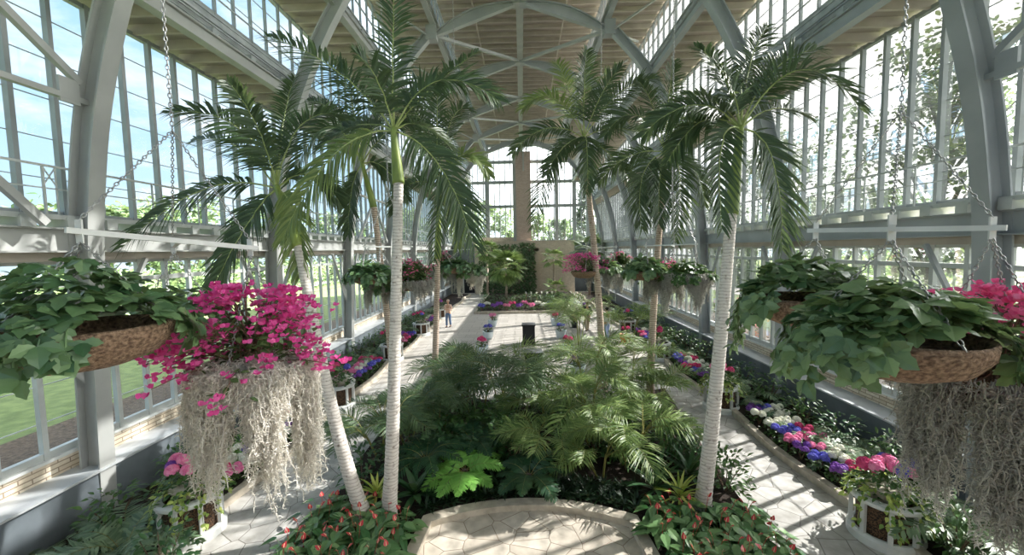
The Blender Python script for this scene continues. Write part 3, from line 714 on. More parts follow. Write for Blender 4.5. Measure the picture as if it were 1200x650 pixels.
for sgn, nm in ((-1, 'left'), (1, 'right')):
    y = 8.3; i = 0
    while y < 30:
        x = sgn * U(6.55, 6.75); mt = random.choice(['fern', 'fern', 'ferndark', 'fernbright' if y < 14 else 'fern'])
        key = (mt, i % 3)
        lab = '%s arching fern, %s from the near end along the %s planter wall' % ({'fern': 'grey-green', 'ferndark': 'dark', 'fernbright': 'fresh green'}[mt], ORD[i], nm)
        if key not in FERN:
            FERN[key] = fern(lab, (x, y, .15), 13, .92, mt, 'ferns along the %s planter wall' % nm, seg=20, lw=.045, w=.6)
        else:
            o = dup(FERN[key]); o.location = (x, y, .15); o.rotation_euler = (0, 0, U(0, 6)); o.scale = (1, 1, U(1.15, 1.5)); tag(o, lab, 'fern', 'ferns along the %s planter wall' % nm)
        y += U(1.0, 1.5); i += 1
        if i > 17: break
# leafy shrubs in the borders
def bush_mesh(R, H, n, L, W, mbx=None, prof=(0.0, 0.8, 1.0, 0.6, 0.0)):
    mb = MB()
    for k in range(n):
        a = U(0, 2 * PI); u = rnd() ** .6; zz = U(.1, 1); r = R * math.sqrt(max(0, 1 - (zz - .35) ** 2)) * u
        p = V((r * math.cos(a), r * math.sin(a), H * zz)); d = V((math.cos(a) * U(.3, 1), math.sin(a) * U(.3, 1), U(-.3, .6)))
        mb.leaf(p, d, Z + V((U(-.4, .4), U(-.4, .4), 0)), L * U(.7, 1.2), W * U(.8, 1.1), curl=.25, prof=prof)
    return mb
def stems_mesh(R, H, n=5):
    mb = MB()
    for k in range(n):
        a = 2 * PI * k / n + U(-.3, .3); mb.tube([V((0, 0, 0)), V((math.cos(a) * R * .3, math.sin(a) * R * .3, H * .4)), V((math.cos(a) * R * .6, math.sin(a) * R * .6, H * .75))], [.012, .009, .005], 5)
    return mb
SH = []
for v in range(3):
    r = empty('leafy_shrub', (0, 0, -50), 'x', 'shrub')
    bush_mesh(.42, .6, 200, .12, .06).build('foliage', M[('hydleaf', 'broad', 'hydleaf')[v]], r); stems_mesh(.42, .6).build('stems', M['twig'], r); SH.append(r)
used = set()
def place(protos, i, loc, rz, label, cat, group):
    p = protos[i % len(protos)]
    if id(p) not in used: used.add(id(p)); o = p
    else: o = dup(p)
    o.location = loc; o.rotation_euler = (0, 0, rz); tag(o, label, cat, group); return o
i = 0
for sgn, nm in ((-1, 'left'), (1, 'right')):
    y = 7.8; c = 0
    while y < 27 and c < 15:
        place(SH, i, (sgn * U(7.12, 7.2), y, .11), U(0, 6), 'leafy dark green shrub, %s from near, at the foot of the %s planter wall' % (ORD[c], nm), 'shrub', 'shrubs at the foot of the %s planter wall' % nm).scale = (.95, 1.2, U(1.2, 1.5))
        y += U(1.1, 1.5); c += 1; i += 1
place(SH, 0, fl(120, 640, .11) + V((-.1, .3, 0)), 0, 'leafy shrub at the foot of the planter wall below the leaf basket', 'shrub', 'shrubs in the left border')
place(SH, 1, fl(250, 668, .11) + V((-.6, -.2, 0)), 1, 'low leafy shrub in front of the nearest left-hand planter', 'shrub', 'shrubs in the left border')
place(SH, 2, fl(1120, 655, .11), 2, 'leafy green shrub between the nearest right-hand planter and the pale fern', 'shrub', 'shrubs in the right border')
# ------------------------------------------------------------------ rosettes edging the patio
ROS = []
for v in range(3):
    r = empty('strap_leaf_rosette', (0, 0, -50), 'x', 'plant'); mb = MB()
    for k in range(24):
        a = U(0, 2 * PI); e = U(.3, 1.3); l = U(.16, .28)
        mb.leaf(V((0, 0, .02)), V((math.cos(a) * math.cos(e), math.sin(a) * math.cos(e), math.sin(e))), Z, l, .035, curl=.35, prof=(.5, .9, 1, .7, .05))
    mb.build('leaves', M['rosette'], r); mb = MB(); mb.lathe([(0, .03), (.02, .02), (.025, -.02)], 6); mb.build('crown', M['bark'], r); ROS.append(r)
n = 0
for row in range(3):
    for k in range(26 - row * 2):
        t = -1 + 2 * (k + .5) / (26 - row * 2)
        x = PX + t * (1.95 + row * .1); yy = 7.28 - .48 * min(1, abs(t)) ** 2.2 + row * .24 + U(-.03, .05) + .1
        place(ROS, n, (x + U(-.04, .04), yy, .10), U(0, 6), 'dark strap-leaved rosette in the mass edging the curved patio kerb', 'plant', 'dark rosettes edging the patio'); n += 1
# ------------------------------------------------------------------ anthuriums
AN = []
for v in range(3):
    r = empty('anthurium', (0, 0, -50), 'x', 'plant'); mb = MB()
    for k in range(17):
        a = U(0, 2 * PI); rr = U(.03, .22); z = U(.1, .32)
        d = V((math.cos(a), math.sin(a), U(-.5, .15)))
        mb.leaf(V((rr * math.cos(a), rr * math.sin(a), z)), d, Z + V((U(-.3, .3), U(-.3, .3), 0)), U(.2, .3), U(.115, .16), curl=.2, prof=(.5, 1.0, .85, .5, .02))
        mb.tube([V((0, 0, 0)), V((rr * math.cos(a), rr * math.sin(a), z))], .004, 4)
    mb.build('foliage', M['anthleaf'], r)
    for k in range(2):
        a = U(0, 2 * PI); rr = U(.04, .22); z = U(.3, .4); mb = MB()
        p = V((rr * math.cos(a), rr * math.sin(a), z)); d = V((math.cos(a) + .1, math.sin(a) - .5, U(.3, .9)))
        mb.leaf(p, d, V((0, -.4, 1)), .088, .072, curl=-.1, prof=(.7, 1.0, .8, .45, .02)); mb.tube([V((p.x * .3, p.y * .3, .1)), p], .003, 4)
        fo = mb.build('spathe', M['spathe'], r)
        mb = MB(); mb.tube([p, p + d.normalized() * .03 + Z * .03], [.005, .003], 5); mb.build('spadix', M['spadix'], fo)
    AN.append(r)
def inpoly(x, y, P):
    c = False; j = len(P) - 1
    for i in range(len(P)):
        if (P[i][1] > y) != (P[j][1] > y) and x < (P[j][0] - P[i][0]) * (y - P[i][1]) / (P[j][1] - P[i][1]) + P[i][0]: c = not c
        j = i
    return c
n = 0
for poly_, lab, grp in (([(-3.7, 4.9), (-2.2, 4.9), (-2.05, 6.1), (-1.95, 6.55), (-2.5, 6.75), (-3.5, 7.1), (-3.85, 6.6)], 'red anthurium in the clump around the two pale palm bases', 'anthuriums by the paired palms'),
                  ([(2.2, 4.9), (3.7, 4.9), (4.0, 6.2), (3.6, 6.9), (2.4, 6.75), (1.85, 6.6), (2.05, 6.1)], 'red anthurium in the clump around the big smooth palm base', 'anthuriums by the single palm')):
    y = 4.95
    while y < 7.1:
        x = -4 if poly_[0][0] < 0 else 1.8
        while x < (-1.8 if poly_[0][0] < 0 else 4.1):
            xx, yy = x + U(-.06, .06), y + U(-.06, .06)
            if inpoly(xx, yy, poly_): place(AN, n, (xx, yy, .1), U(0, 6), lab, 'plant', grp).scale = (1.05,) * 3; n += 1
            x += .31
        y += .29
def dracaena(label, loc, mat, n, L, W, cat='plant', stem=.18, nm='dracaena'):
    r = empty(nm, loc, label, cat); mb = MB()
    for k in range(n):
        a = 2.4 * k; e = 1.35 - 1.2 * k / n; l = L * U(.8, 1.1)
        mb.leaf(V((0, 0, stem * (1 - .3 * k / n))), V((math.cos(a) * math.cos(e), math.sin(a) * math.cos(e), math.sin(e))), Z, l, W, curl=.4, prof=(.45, .8, 1, .95, .7, .03))
    mb.build('leaves', M[mat], r); mb = MB(); mb.tube([V((0, 0, -.02)), V((0, 0, stem))], [.02, .018], 7); mb.build('stem', M['bark'], r); return r
dracaena('yellow-striped dracaena between the two pale palm trunks', fl(440, 600, .1) + V((0, .1, 0)), 'drac', 30, .42, .05, stem=.3)
dracaena('yellow-striped dracaena at the foot of the big smooth palm', fl(800, 604, .1) + V((0, .15, 0)), 'drac', 30, .42, .05, stem=.3)
dracaena('broad-leaved dark plant right of the straight pale palm', fl(485, 592, .1) + V((0, .1, 0)), 'broad', 16, .55, .13, nm='broad_leaf_plant')
dracaena('broad-leaved dark plant in front of the bright fern bed corner', fl(515, 590, .1) + V((0, .25, 0)), 'broad', 14, .45, .11, nm='broad_leaf_plant')
dracaena('dark upright cordyline left of the big smooth palm', fl(775, 596, .1) + V((0, .35, 0)), 'broad', 24, .7, .09, nm='cordyline')
dracaena('dark cordyline behind the yellow-striped dracaena near the sunny path', fl(815, 575, .1) + V((0, .3, 0)), 'broad', 22, .65, .09, nm='cordyline')
place(SH, 3, fl(850, 575, .1) , 2, 'leafy shrub overhanging the sunny path beside the big smooth palm', 'shrub', 'shrubs in the centre planting')
place(SH, 4, fl(420, 575, .1) + V((0, .2, 0)), 2, 'leafy dark shrub behind the leaning pale palm trunk', 'shrub', 'shrubs in the centre planting')
place(SH, 5, fl(540, 520, .1), 1, 'leafy dark shrub in the shade under the cane palms', 'shrub', 'shrubs in the centre planting')
place(SH, 3, fl(660, 540, .1), 1, 'leafy dark shrub under the pale cane palms', 'shrub', 'shrubs in the centre planting')
place(SH, 4, fl(790, 545, .1), 1, 'leafy dark shrub behind the dark cordylines', 'shrub', 'shrubs in the centre planting')
place(SH, 4, fl(590, 530, .1), 4, 'leafy dark shrub behind the dark fern', 'shrub', 'shrubs in the centre planting')
place(SH, 3, fl(720, 530, .1), 3, 'leafy shrub at the foot of the ringed cane palm', 'shrub', 'shrubs in the centre planting')

G = 0
for k in range(40):
    x = U(-3.2, 3.6); y = U(8.0, 12.2)
    if y < 8.4 and abs(x) < 1.6: continue
    place(SH, k, (x, y, .1), U(0, 6), 'leafy dark shrub in the undergrowth beneath the cane palms', 'shrub', 'undergrowth beneath the cane palms').scale = (U(1.0, 1.4),) * 3
# ------------------------------------------------------------------ hanging frames, chains, baskets
def chain(mb, p, q, pitch=.028, wire=.0035, n1=10, n2=4):
    p = V(p); q = V(q); d = q - p; n = max(2, int(d.length / pitch)); d.normalize()
    a = d.orthogonal().normalized(); b = d.cross(a); l = (q - p).length / n
    for i in range(n):
        c = p + d * (l * (i + .5)); u = a if i % 2 else b; w = d.cross(u)
        vs = []
        for j in range(n1):
            t = 2 * PI * j / n1; ct, st = math.cos(t), math.sin(t)
            cen = c + d * (ct * l * .62) + u * (st * l * .30); rad = (d * ct + u * st).normalized()
            for k in range(n2):
                s = 2 * PI * k / n2; vs.append(cen + (rad * math.cos(s) + w * math.sin(s)) * wire)
        fs = [(j * n2 + k, j * n2 + (k + 1) % n2, ((j + 1) % n1) * n2 + (k + 1) % n2, ((j + 1) % n1) * n2 + k) for j in range(n1) for k in range(n2)]
        mb.add(vs, fs)
def tri_leaf(mb, p, d, n, L):
    d = d.normalized(); sd = d.cross(n)
    sd = sd.normalized() if sd.length > 1e-4 else d.orthogonal().normalized()
    for s, k in ((0, 1.0), (-1, .8), (1, .8)):
        dd = (d * (1 if s == 0 else .45) + sd * (s * .9)).normalized()
        mb.leaf(p + dd * (L * .06), dd, n + V((U(-.15, .15), U(-.15, .15), 0)), L * k, L * k * .72, curl=U(.05, .35), serr=.13, fold=U(.05, .25), prof=(.1, .55, .9, 1.0, .92, .72, .45, .05))
def basket(label, rim, R, kind, dens=1.0, hang=None, L=.11, leaf='ivy', group=None, moss=None, pitch=.023, bract='boug', drape=1.0, sprays=None, dome=.24, clear=None, tend=None, bloom=1.0, stretch=(1.0, 1.0), seed=1):
    random.seed(seed)
    root = empty('hanging_basket', rim, label, 'hanging basket', group)
    dep = R * .52
    prof = [(.02, -dep), (R * .5, -dep * .97), (R * .8, -dep * .72), (R * .96, -dep * .3), (R, 0), (R * .97, .015), (R * .90, .0), (R * .86, -.05), (0.01, -.07)]
    mb = MB(); mb.lathe(prof, 40, jit=.012); mb.build('coir_bowl', M['coir'], root, True)
    if hang is not None:
        h = V(hang) - V(rim)
        for k in range(3):
            a = 2 * PI * k / 3 + .5
            mb = MB(); chain(mb, h, V((R * .97 * math.cos(a), R * .97 * math.sin(a), .01)), pitch, pitch * .125, 8, 4)
            mb.build('chain', M['chain'], root, True)
    if kind == 'leaf':
        mb = MB(); n = int(190 * dens)
        for k in range(n):
            a = U(0, 2 * PI); u = rnd() ** .5
            if clear and u > .78 and clear[0] < math.degrees(a) < clear[1]: continue
            r = R * 1.02 * u; z = dome * (1 - u ** 2.2) * U(.4, 1.2) + .03
            p = V((r * math.cos(a), r * math.sin(a), z)); o = V((math.cos(a), math.sin(a), 0))
            d = o * (.4 + u) + V((U(-.7, .7), U(-.7, .7), U(-.5, .5))); tri_leaf(mb, p, d, Z + o * u * .6 + V((U(-.6, .6), U(-.6, .6), 0)), L * U(.65, 1.2))
        ns = int(14 * dens * drape)
        for (sa, ln) in (sprays or [(360 * k / ns + U(-9, 9), U(.0, .12) * (2.4 if rnd() < .2 else 1)) for k in range(ns)]):   # sprays hanging over the rim
            a = math.radians(sa); o = V((math.cos(a), math.sin(a), 0))
            p0 = o * R * .95 + Z * .05; p1 = o * (R * 1.22) + Z * .04; p2 = o * (R * 1.25) - Z * ln
            c = bez(p0, p1, p2, 7); mb.tube(c, .004, 4)
            for q in c[2:] + c[4:]:
                q = q + V((U(-.04, .04), U(-.04, .04), U(-.03, .03))); d = o * .4 - Z * U(.2, 1) + V((U(-.8, .8), U(-.8, .8), 0)); tri_leaf(mb, q, d, o + Z * .4 + V((U(-.3, .3), U(-.3, .3), 0)), L * U(.7, 1.1))
        mb.build('foliage', [M[leaf]], root)
    else:
        sx, sz = stretch
        mb = MB(); tips = []
        for k in range(int(70 * dens)):
            a = U(0, 2 * PI); el = U(-.1, 1.25); rr = R * U(.8, 1.6) * sx
            e = V((math.cos(a) * math.cos(el) * rr, math.sin(a) * math.cos(el) * rr, math.sin(el) * R * 1.25 * sz + .02))
            c = bez(V((U(-.1, .1), U(-.1, .1), 0)), V((e.x * .35, e.y * .35, e.z * .9 + .12)), e, 7); mb.tube(c, [.006, .005, .004, .004, .003, .003, .002], 4); tips += [(c[6], a, 1), (c[5], a, .8), (c[4], a, .45)]
        mb.build('stems', M['twig'], root)
        fb = MB(); lb = MB()
        for (p, a, w) in tips:
            o = V((math.cos(a), math.sin(a), .4))
            for j in range(int(U(3, 10) * w) if rnd() < bloom else 0):
                q = p + V((U(-.07, .07), U(-.07, .07), U(-.05, .06)))
                if w > .5 or rnd() < .3:
                    for s in range(3):
                        an = s * 2.1 + U(0, 1); fb.leaf(q, V((math.cos(an), math.sin(an), U(.2, .9))), V((U(-1, 1), U(-1, 1), .6)), .03, .027, curl=-.2, prof=(.35, 1, .85, .05))
            for j in range(int(U(2, 6) * (2.4 if bloom < 1 else 1))):
                q = p.lerp(V((0, 0, .05)), U(0, .6)) + V((U(-.07, .07), U(-.07, .07), U(-.07, .05)))
                lb.leaf(q, V((U(-1, 1), U(-1, 1), U(-.6, .4))), Z + V((U(-.6, .6), U(-.6, .6), 0)), .05 * (1.6 if bloom < 1 else 1), .034 * (1.6 if bloom < 1 else 1))
        fb.build('flowers', M[bract], root); lb.build('foliage', M['bougleaf'], root)
    if moss:
        ml, cover, mm, cnt = moss; mw = .0022 if pitch < .04 else .006
        mb = MB()
        for k in range(cnt):
            a = U(0, 2 * PI)
            if tend:
                ln = .16
                if rnd() < .8:
                    ta, tw, tl = random.choice(tend); a = math.radians(ta + random.gauss(0, tw)); ln = tl * (1 - .6 * min(1, abs(math.degrees(a) - ta) / (2.2 * tw)))
                ln *= U(.35, 1.1)
            else:
                g = math.sin(a * 3 + seed) * .5 + .5; g2 = math.sin(a * 7 + 2 * seed) * .5 + .5
                ln = ml * (.15 + .85 * (g * .65 + g2 * .35) ** 1.6) * U(.4, 1.1)
            r = R * U(.9, 1.14); o = V((math.cos(a), math.sin(a), 0)); p = o * r + Z * U(-.02, .07) + V((U(-.03, .03), U(-.03, .03), 0))
            if cover and rnd() < .3: p = o * (R * U(.2, 1.0)) + Z * U(.03, .1); ln *= .5
            n = max(4, int(ln / .03)); pts = [p]
            for i in range(n):
                w = .013
                pts.append(pts[-1] + V((U(-w, w), U(-w, w), -.03 if i > 1 or not cover else -.012)) + (o * .012 if i < 2 else V((0, 0, 0))))
            mb.tube(pts, [.0028] * (len(pts) - 1) + [.001], 3, caps=False)
            for i in range(1, len(pts)):
                for _ in range(5):
                    c0 = pts[i] + V((U(-.006, .006), U(-.006, .006), U(-.015, .015))); e = c0 + V((U(-1, 1), U(-1, 1), U(-.9, .5))).normalized() * U(.015, .038)
                    q = (e - c0).cross(V((U(-1, 1), U(-1, 1), U(-1, 1)))).normalized() * mw; m_ = c0.lerp(e, .55) + V((0, 0, .006))
                    mb.add([c0 - q, c0 + q, m_ + q, m_ - q, e], [(0, 1, 2, 3), (3, 2, 4)])
        mb.build('spanish_moss', M[mm], root)
    random.seed(seed + 100)
    return root
def hanger(label, ends, hub, barz, group=None, pitch=.023, top=16.0):
    """three-armed bar with chains up to one ring and one long chain to the roof"""
    root = empty('basket_hanger', hub, label, 'hanging frame', group); H = V(hub)
    a, b, c = [V(e) - H for e in ends]
    mid = (a + b) / 2
    ext = (b - a).normalized() * .045
    mb = MB(); mb.bar(a - ext, b + ext, .024, .027); mb.build('crossbar', M['white'], root)
    mb = MB(); mb.bar(mid, c + (c - mid).normalized() * .03, .024, .027); mb.build('arm', M['white'], root)
    for e in (a, b, c):
        for s in (-1, 1):
            mb = MB(); mb.box(e.x - .016, e.x + .016, e.y - .004, e.y + .004, e.z + (.012 if s > 0 else -.055), e.z + (.055 if s > 0 else -.012)); mb.build('hook_plate', M['white'], root)
    for e in (a, b, c):
        mb = MB(); chain(mb, V((0, 0, 0)), e + Z * .05, pitch, pitch * .125, 8, 4); mb.build('chain', M['chain'], root, True)
    mb = MB(); chain(mb, V((0, 0, 0)), V((0, 0, top - H.z)), pitch * 1.15, pitch * .15, 8, 4); mb.build('chain', M['chain'], root, True)
    return root
def drop(e, dz): return (e.x, e.y, e.z - dz)
# near left frame
LA = at(93, 271, 1.85); LB = at(293, 290, 2.55); LC = at(203, 288, 2.95)
LH = at(202, 153, 2.35)
hanger('white hanging frame and chain with the moss-draped bougainvillea on it', [LA, LB, LC], LH, 0)
basket('coir basket of large green leaves nearest the camera on the bougainvillea side', at(96, 385, 1.85), .335, 'leaf', 1.25, drop(LA, .05), L=.088, leaf='ivydark', sprays=[(180, .1), (200, .12), (222, .14), (236, .16), (247, .1), (256, .12), (266, .08), (275, .13), (284, .07), (293, .1), (302, .05), (312, .08), (28, .03), (40, .09), (52, .12), (70, .1), (100, .1), (140, .1)], clear=(322, 360), dome=.25, seed=3)
basket('magenta bougainvillea basket thickly draped in pale moss beside the leaning palm', at(299, 434, 2.5), .255, 'boug', 1.15, drop(LB, .05), moss=(.82, True, 'moss', 2400), tend=[(216, 7, .58), (230, 7, .68), (244, 5, .62), (256, 5, .74), (267, 3, .6), (300, 4, .6), (311, 3, .88), (321, 4, .6), (8, 3, .9), (16, 3, .78), (60, 20, .4), (120, 20, .4), (170, 15, .4)], stretch=(1.45, 1.55), seed=5)
basket('half-hidden coir basket behind the nearest leaf basket', at(203, 385, 2.95), .33, 'leaf', .6, drop(LC, .05), L=.09, drape=.6, seed=8)
# near right frame
RA = at(1163, 267, 1.95); RBb = at(956, 270, 2.6); RC = at(1045, 267, 1.70)
RH = at(1056, 130, 2.2)
hanger('white hanging frame and chain in front of the big trees outside', [RA, RBb, RC], RH, 0)
basket('wide coir basket with big serrated leaves nearest the camera on the tree side', at(1044, 394, 1.68), .30, 'leaf', 1.3, drop(RC, .05), L=.088, leaf='ivy', sprays=[(100, .08), (118, .14), (130, .18), (140, .2), (150, .18), (162, .12), (174, .1), (186, .13), (198, .06), (210, .08), (222, .02), (318, .06), (330, .08), (10, .08), (60, .1)], clear=(226, 316), dome=.17, seed=14)
basket('leafy coir basket with a trailing spray just behind the wide leaf basket', at(948, 350, 2.65), .335, 'leaf', 1.3, drop(RBb, .05), L=.095, leaf='ivy', sprays=[(118, .12), (130, .25), (138, .34), (146, .3), (154, .36), (162, .2), (176, .1), (190, .06), (203, .05), (248, .03), (262, .05), (60, .1), (90, .1)], clear=(205, 245), dome=.22, seed=12)
basket('rose-pink bougainvillea basket with grey moss cut by the picture edge', at(1176, 447, 1.98), .31, 'boug', .8, drop(RA, .05), moss=(.62, False, 'mossgrey', 1700), tend=[(168, 6, .5), (178, 5, .7), (188, 4, .6), (220, 5, .72), (234, 5, .8), (248, 5, .6), (270, 10, .5), (100, 20, .3), (330, 20, .4)], bract='bougred', stretch=(1.2, 1.1), seed=15)
# frames further along the hall
def far_group(label, bar, items, hubpx, hd, group):
    ends = [at(*b) for b in bar]
    hanger(label, ends, at(hubpx[0], hubpx[1], hd), 0, None, .05)
    for (lab, px, R, kind, e, kw) in items:
        basket(lab, at(*px), R, kind, hang=drop(ends[e], .05), pitch=.05, **kw)
far_group('white hanging frame in the middle distance over the planter wall behind the pale trunks', [(428, 289, 9.3), (482, 289, 10.2), (445, 290, 10.4)], [
    ('leafy basket seen just left of the rough slim trunk', (432, 322, 9.4), .42, 'leaf', 0, dict(dens=.9, L=.17, leaf='ivydark', drape=.8, seed=21)),
    ('leafy basket with grey moss seen between the two upright trunks', (452, 334, 10.3), .42, 'leaf', 2, dict(dens=.8, L=.13, moss=(.75, False, 'mossgrey', 650), seed=22)),
    ('pinkish bougainvillea basket with hanging moss right of the straight trunk', (484, 330, 9.9), .42, 'boug', 1, dict(bloom=.25, dens=.8, moss=(.6, False, 'mossgrey', 650), bract='bougred', seed=23))], (455, 225), 9.8, 'far')
far_group('white hanging frame in the middle distance before the sunlit lawn', [(757, 288, 9.6), (815, 286, 8.9), (790, 288, 10.0)], [
    ('leafy basket left of the curving palm trunk', (755, 318, 9.6), .40, 'leaf', 0, dict(dens=.9, L=.16, leaf='ivy', drape=.7, seed=24)),
    ('moss-hung basket with pink flowers on top right of the curving trunk', (806, 322, 8.9), .42, 'leaf', 1, dict(dens=.9, L=.12, leaf='hydleaf', moss=(.8, False, 'mossgrey', 825), seed=25)),
    ('pink-flowered mossy basket directly behind the curving trunk', (778, 328, 10.0), .40, 'boug', 2, dict(bloom=.25, dens=.7, moss=(.8, False, 'mossgrey', 650), bract='bougred', seed=26))], (788, 225), 9.4, 'far')
far_group('distant white hanging frame by the dark doorway', [(521, 293, 13.6), (553, 292, 14.0), (537, 293, 14.6)], [
    ('leafy coir basket before the dark doorway', (534, 313, 14.0), .42, 'leaf', 0, dict(dens=.8, L=.18, leaf='ivydark', drape=.9, seed=27)),
    ('pink-tipped basket with long moss beside the doorway', (519, 312, 14.5), .42, 'boug', 2, dict(bloom=.25, dens=.7, moss=(1.0, False, 'mossgrey', 600), bract='bougred', seed=28)),
    ('mossy leaf basket touching the tan wall corner', (552, 318, 14.6), .42, 'leaf', 1, dict(dens=.8, L=.18, leaf='ivydark', moss=(1.0, False, 'moss', 650), seed=29))], (537, 235), 14.0, 'far')
far_group('distant white hanging frame in front of the gallery beam end', [(688, 291, 13.2), (722, 289, 13.4), (705, 290, 14.0)], [
    ('trailing magenta bougainvillea basket before the tan wall', (684, 318, 13.2), .42, 'boug', 0, dict(dens=.8, bract='boug', stretch=(1.4, 1.1), seed=30)),
    ('leafy basket with moss beside the magenta trailing bougainvillea', (707, 314, 13.6), .45, 'leaf', 1, dict(dens=1.0, L=.17, leaf='ivy', moss=(.9, False, 'mossgrey', 650), seed=31)),
    ('small mossy pink-tipped basket at the end of the gallery beam', (727, 312, 14.2), .40, 'boug', 2, dict(bloom=.25, dens=.7, bract='bougred', moss=(.9, False, 'mossgrey', 500), seed=32))], (705, 235), 13.5, 'far')
random.seed(42)
# ------------------------------------------------------------------ hydrangeas
def head_mesh(R, n=46):
    mb = MB(); prof = [(.01, -.25 * R), (R * .7, -.2 * R), (R * .9, .1 * R), (R * .75, .5 * R), (R * .4, .75 * R), (.005, .82 * R)]; mb.lathe(prof, 9)
    for k in range(n):
        u = (k + .5) / n; z = 1 - 1.15 * u; r = math.sqrt(max(0, 1 - z * z)); a = 2.39996 * k
        d = V((r * math.cos(a), r * math.sin(a), z)); p = d * R * U(.9, 1.05); s = d.orthogonal().normalized(); t = d.cross(s); w = R * .30
        an = U(0, 1.5); s, t = s * math.cos(an) + t * math.sin(an), t * math.cos(an) - s * math.sin(an)
        mb.add([p, p + s * w + d * w * .2, p + (s + t) * w * .8 + d * .3 * w, p + t * w + d * w * .2, p - s * w + d * w * .2, p - (s + t) * w * .8 + d * .3 * w, p - t * w + d * w * .2,
                p + (t - s) * w * .8 + d * .3 * w, p + (s - t) * w * .8 + d * .3 * w], [(0, 1, 2, 3), (0, 3, 7, 4), (0, 4, 5, 6), (0, 6, 8, 1)])
    return mb
HM = {}
HC = {'w': ('h_white', 'white'), 'p': ('h_pink', 'pink'), 'r': ('h_rose', 'deep pink'), 'b': ('h_blue', 'blue'), 'v': ('h_purple', 'purple')}
for c, (mt, _) in HC.items():
    for v in range(2):
        o = head_mesh(.085).build('flower_head', M[mt]); HM[(c, v)] = o.data; bpy.data.objects.remove(o)
HF = []
for v in range(3):
    o = bush_mesh(.2, .26, 46, .11, .075).build('foliage', M['hydleaf']); HF.append(o.data); bpy.data.objects.remove(o)
so = stems_mesh(.14, .3, 5).build('stems', M['twig']); STEM = so.data; bpy.data.objects.remove(so)
def child(name, data, parent, loc=(0, 0, 0), s=1.0, rz=0.0):
    o = bpy.data.objects.new(name, data); COL.objects.link(o); o.parent = parent; o.location = loc; o.scale = (s,) * 3; o.rotation_euler = (U(-.3, .3), U(-.3, .3), rz); return o
def hydrangea(c, loc, label, group, heads=4, s=1.0):
    r = empty('hydrangea', loc, label, 'flowering plant', group)
    f = child('foliage', random.choice(HF), r, (0, 0, 0), s, U(0, 6)); f.rotation_euler = (0, 0, U(0, 6)); g = child('stems', STEM, r, (0, 0, -.02), s); g.rotation_euler = (0, 0, 0)
    for k in range(heads):
        a = 2 * PI * k / heads + U(-.4, .4); rr = (.11 if heads > 1 else 0) * s
        child('flower_head', HM[(c, random.randrange(2))], r, (rr * math.cos(a), rr * math.sin(a), s * U(.26, .33)), s * U(.8, 1.08), U(0, 6))
    return r
def bed(side, nm, y0, y1, rows, lab):
    """rows: list of (offset from kerb, colours from near to far, row word)"""
    for off, cols, rw in rows:
        n = len(cols)
        for i, c in enumerate(cols):
            y = y0 + (y1 - y0) * (i + .5) / n
            x = side * (kerbx(y) + .16 + off) + U(-.04, .04)
            hydrangea(c, (x, y + U(-.05, .05), .11), '%s hydrangea, %s from near in %s row, bed %s' % (HC[c][1], ORD[i], rw, lab), 'hydrangeas %s' % lab, 4 if off < .6 else 3)
K, MI, B = .20, .50, .80
bed(-1, 'l', 7.6, 10.9, [(K, 'pwpvwvbv', 'kerb'), (MI, 'rwbvpwwb', 'middle'), (B, 'bwwwwrwp', 'back')], 'beside the moss basket')
bed(-1, 'l', 12.7, 16.4, [(K, 'vwvbvbbr', 'kerb'), (MI, 'wwwpwwwr', 'middle'), (B, 'pppppppr', 'back')], 'behind the two pale trunks')
bed(-1, 'l', 18.0, 21.6, [(K, 'bvprvb', 'kerb'), (MI, 'bpwwrv', 'middle'), (B, 'wwwwvv', 'back')], 'before the distant white planter')
bed(-1, 'l', 23.2, 27.0, [(K, 'vbvvp', 'kerb'), (MI, 'bvpww', 'middle')], 'near the standing person')
bed(1, 'r', 7.5, 11.0, [(K, 'vbvpbwwv', 'kerb'), (MI, 'rwppbwwb', 'middle'), (B, 'rwwprwww', 'back')], 'along the sunny path')
bed(1, 'r', 12.9, 16.4, [(K, 'vvbrvbb', 'kerb'), (MI, 'wvvrwwr', 'middle'), (B, 'wwwwwrw', 'back')], 'under the arching cane frond')
bed(1, 'r', 18.0, 21.6, [(K, 'rvbprv', 'kerb'), (MI, 'wwrbvw', 'middle')], 'near the orange pot')
# ------------------------------------------------------------------ round slatted planters with arrangements
def planter(label, x, y):
    r = empty('round_planter', (x, y, 0.0), label, 'planter', 'round white planters'); r.scale = (1.12, 1.12, 1.16)
    mb = MB(); mb.lathe([(.30, 0), (.44, 0), (.44, .10), (.40, .13), (.36, .13), (.36, .02)], 28); mb.build('base_ring', M['white'], r, False)
    mb = MB(); mb.lathe([(.34, .56), (.42, .56), (.44, .585), (.44, .62), (.40, .64), (.33, .64), (.33, .56)], 28); mb.build('top_ring', M['white'], r)
    for k in range(8):
        a = 2 * PI * k / 8 + .2; c, s = math.cos(a), math.sin(a)
        mb = MB(); mb.bar((.39 * c, .39 * s, .12), (.39 * c, .39 * s, .57), .055, .05, (c, s, 0)); mb.build('post', M['white'], r)
    mb = MB(); mb.lathe([(.02, .05), (.33, .05), (.335, .58), (.31, .6), (.30, .5), (.02, .48)], 24); mb.build('wicker_basket', M['weave'], r)
    return r
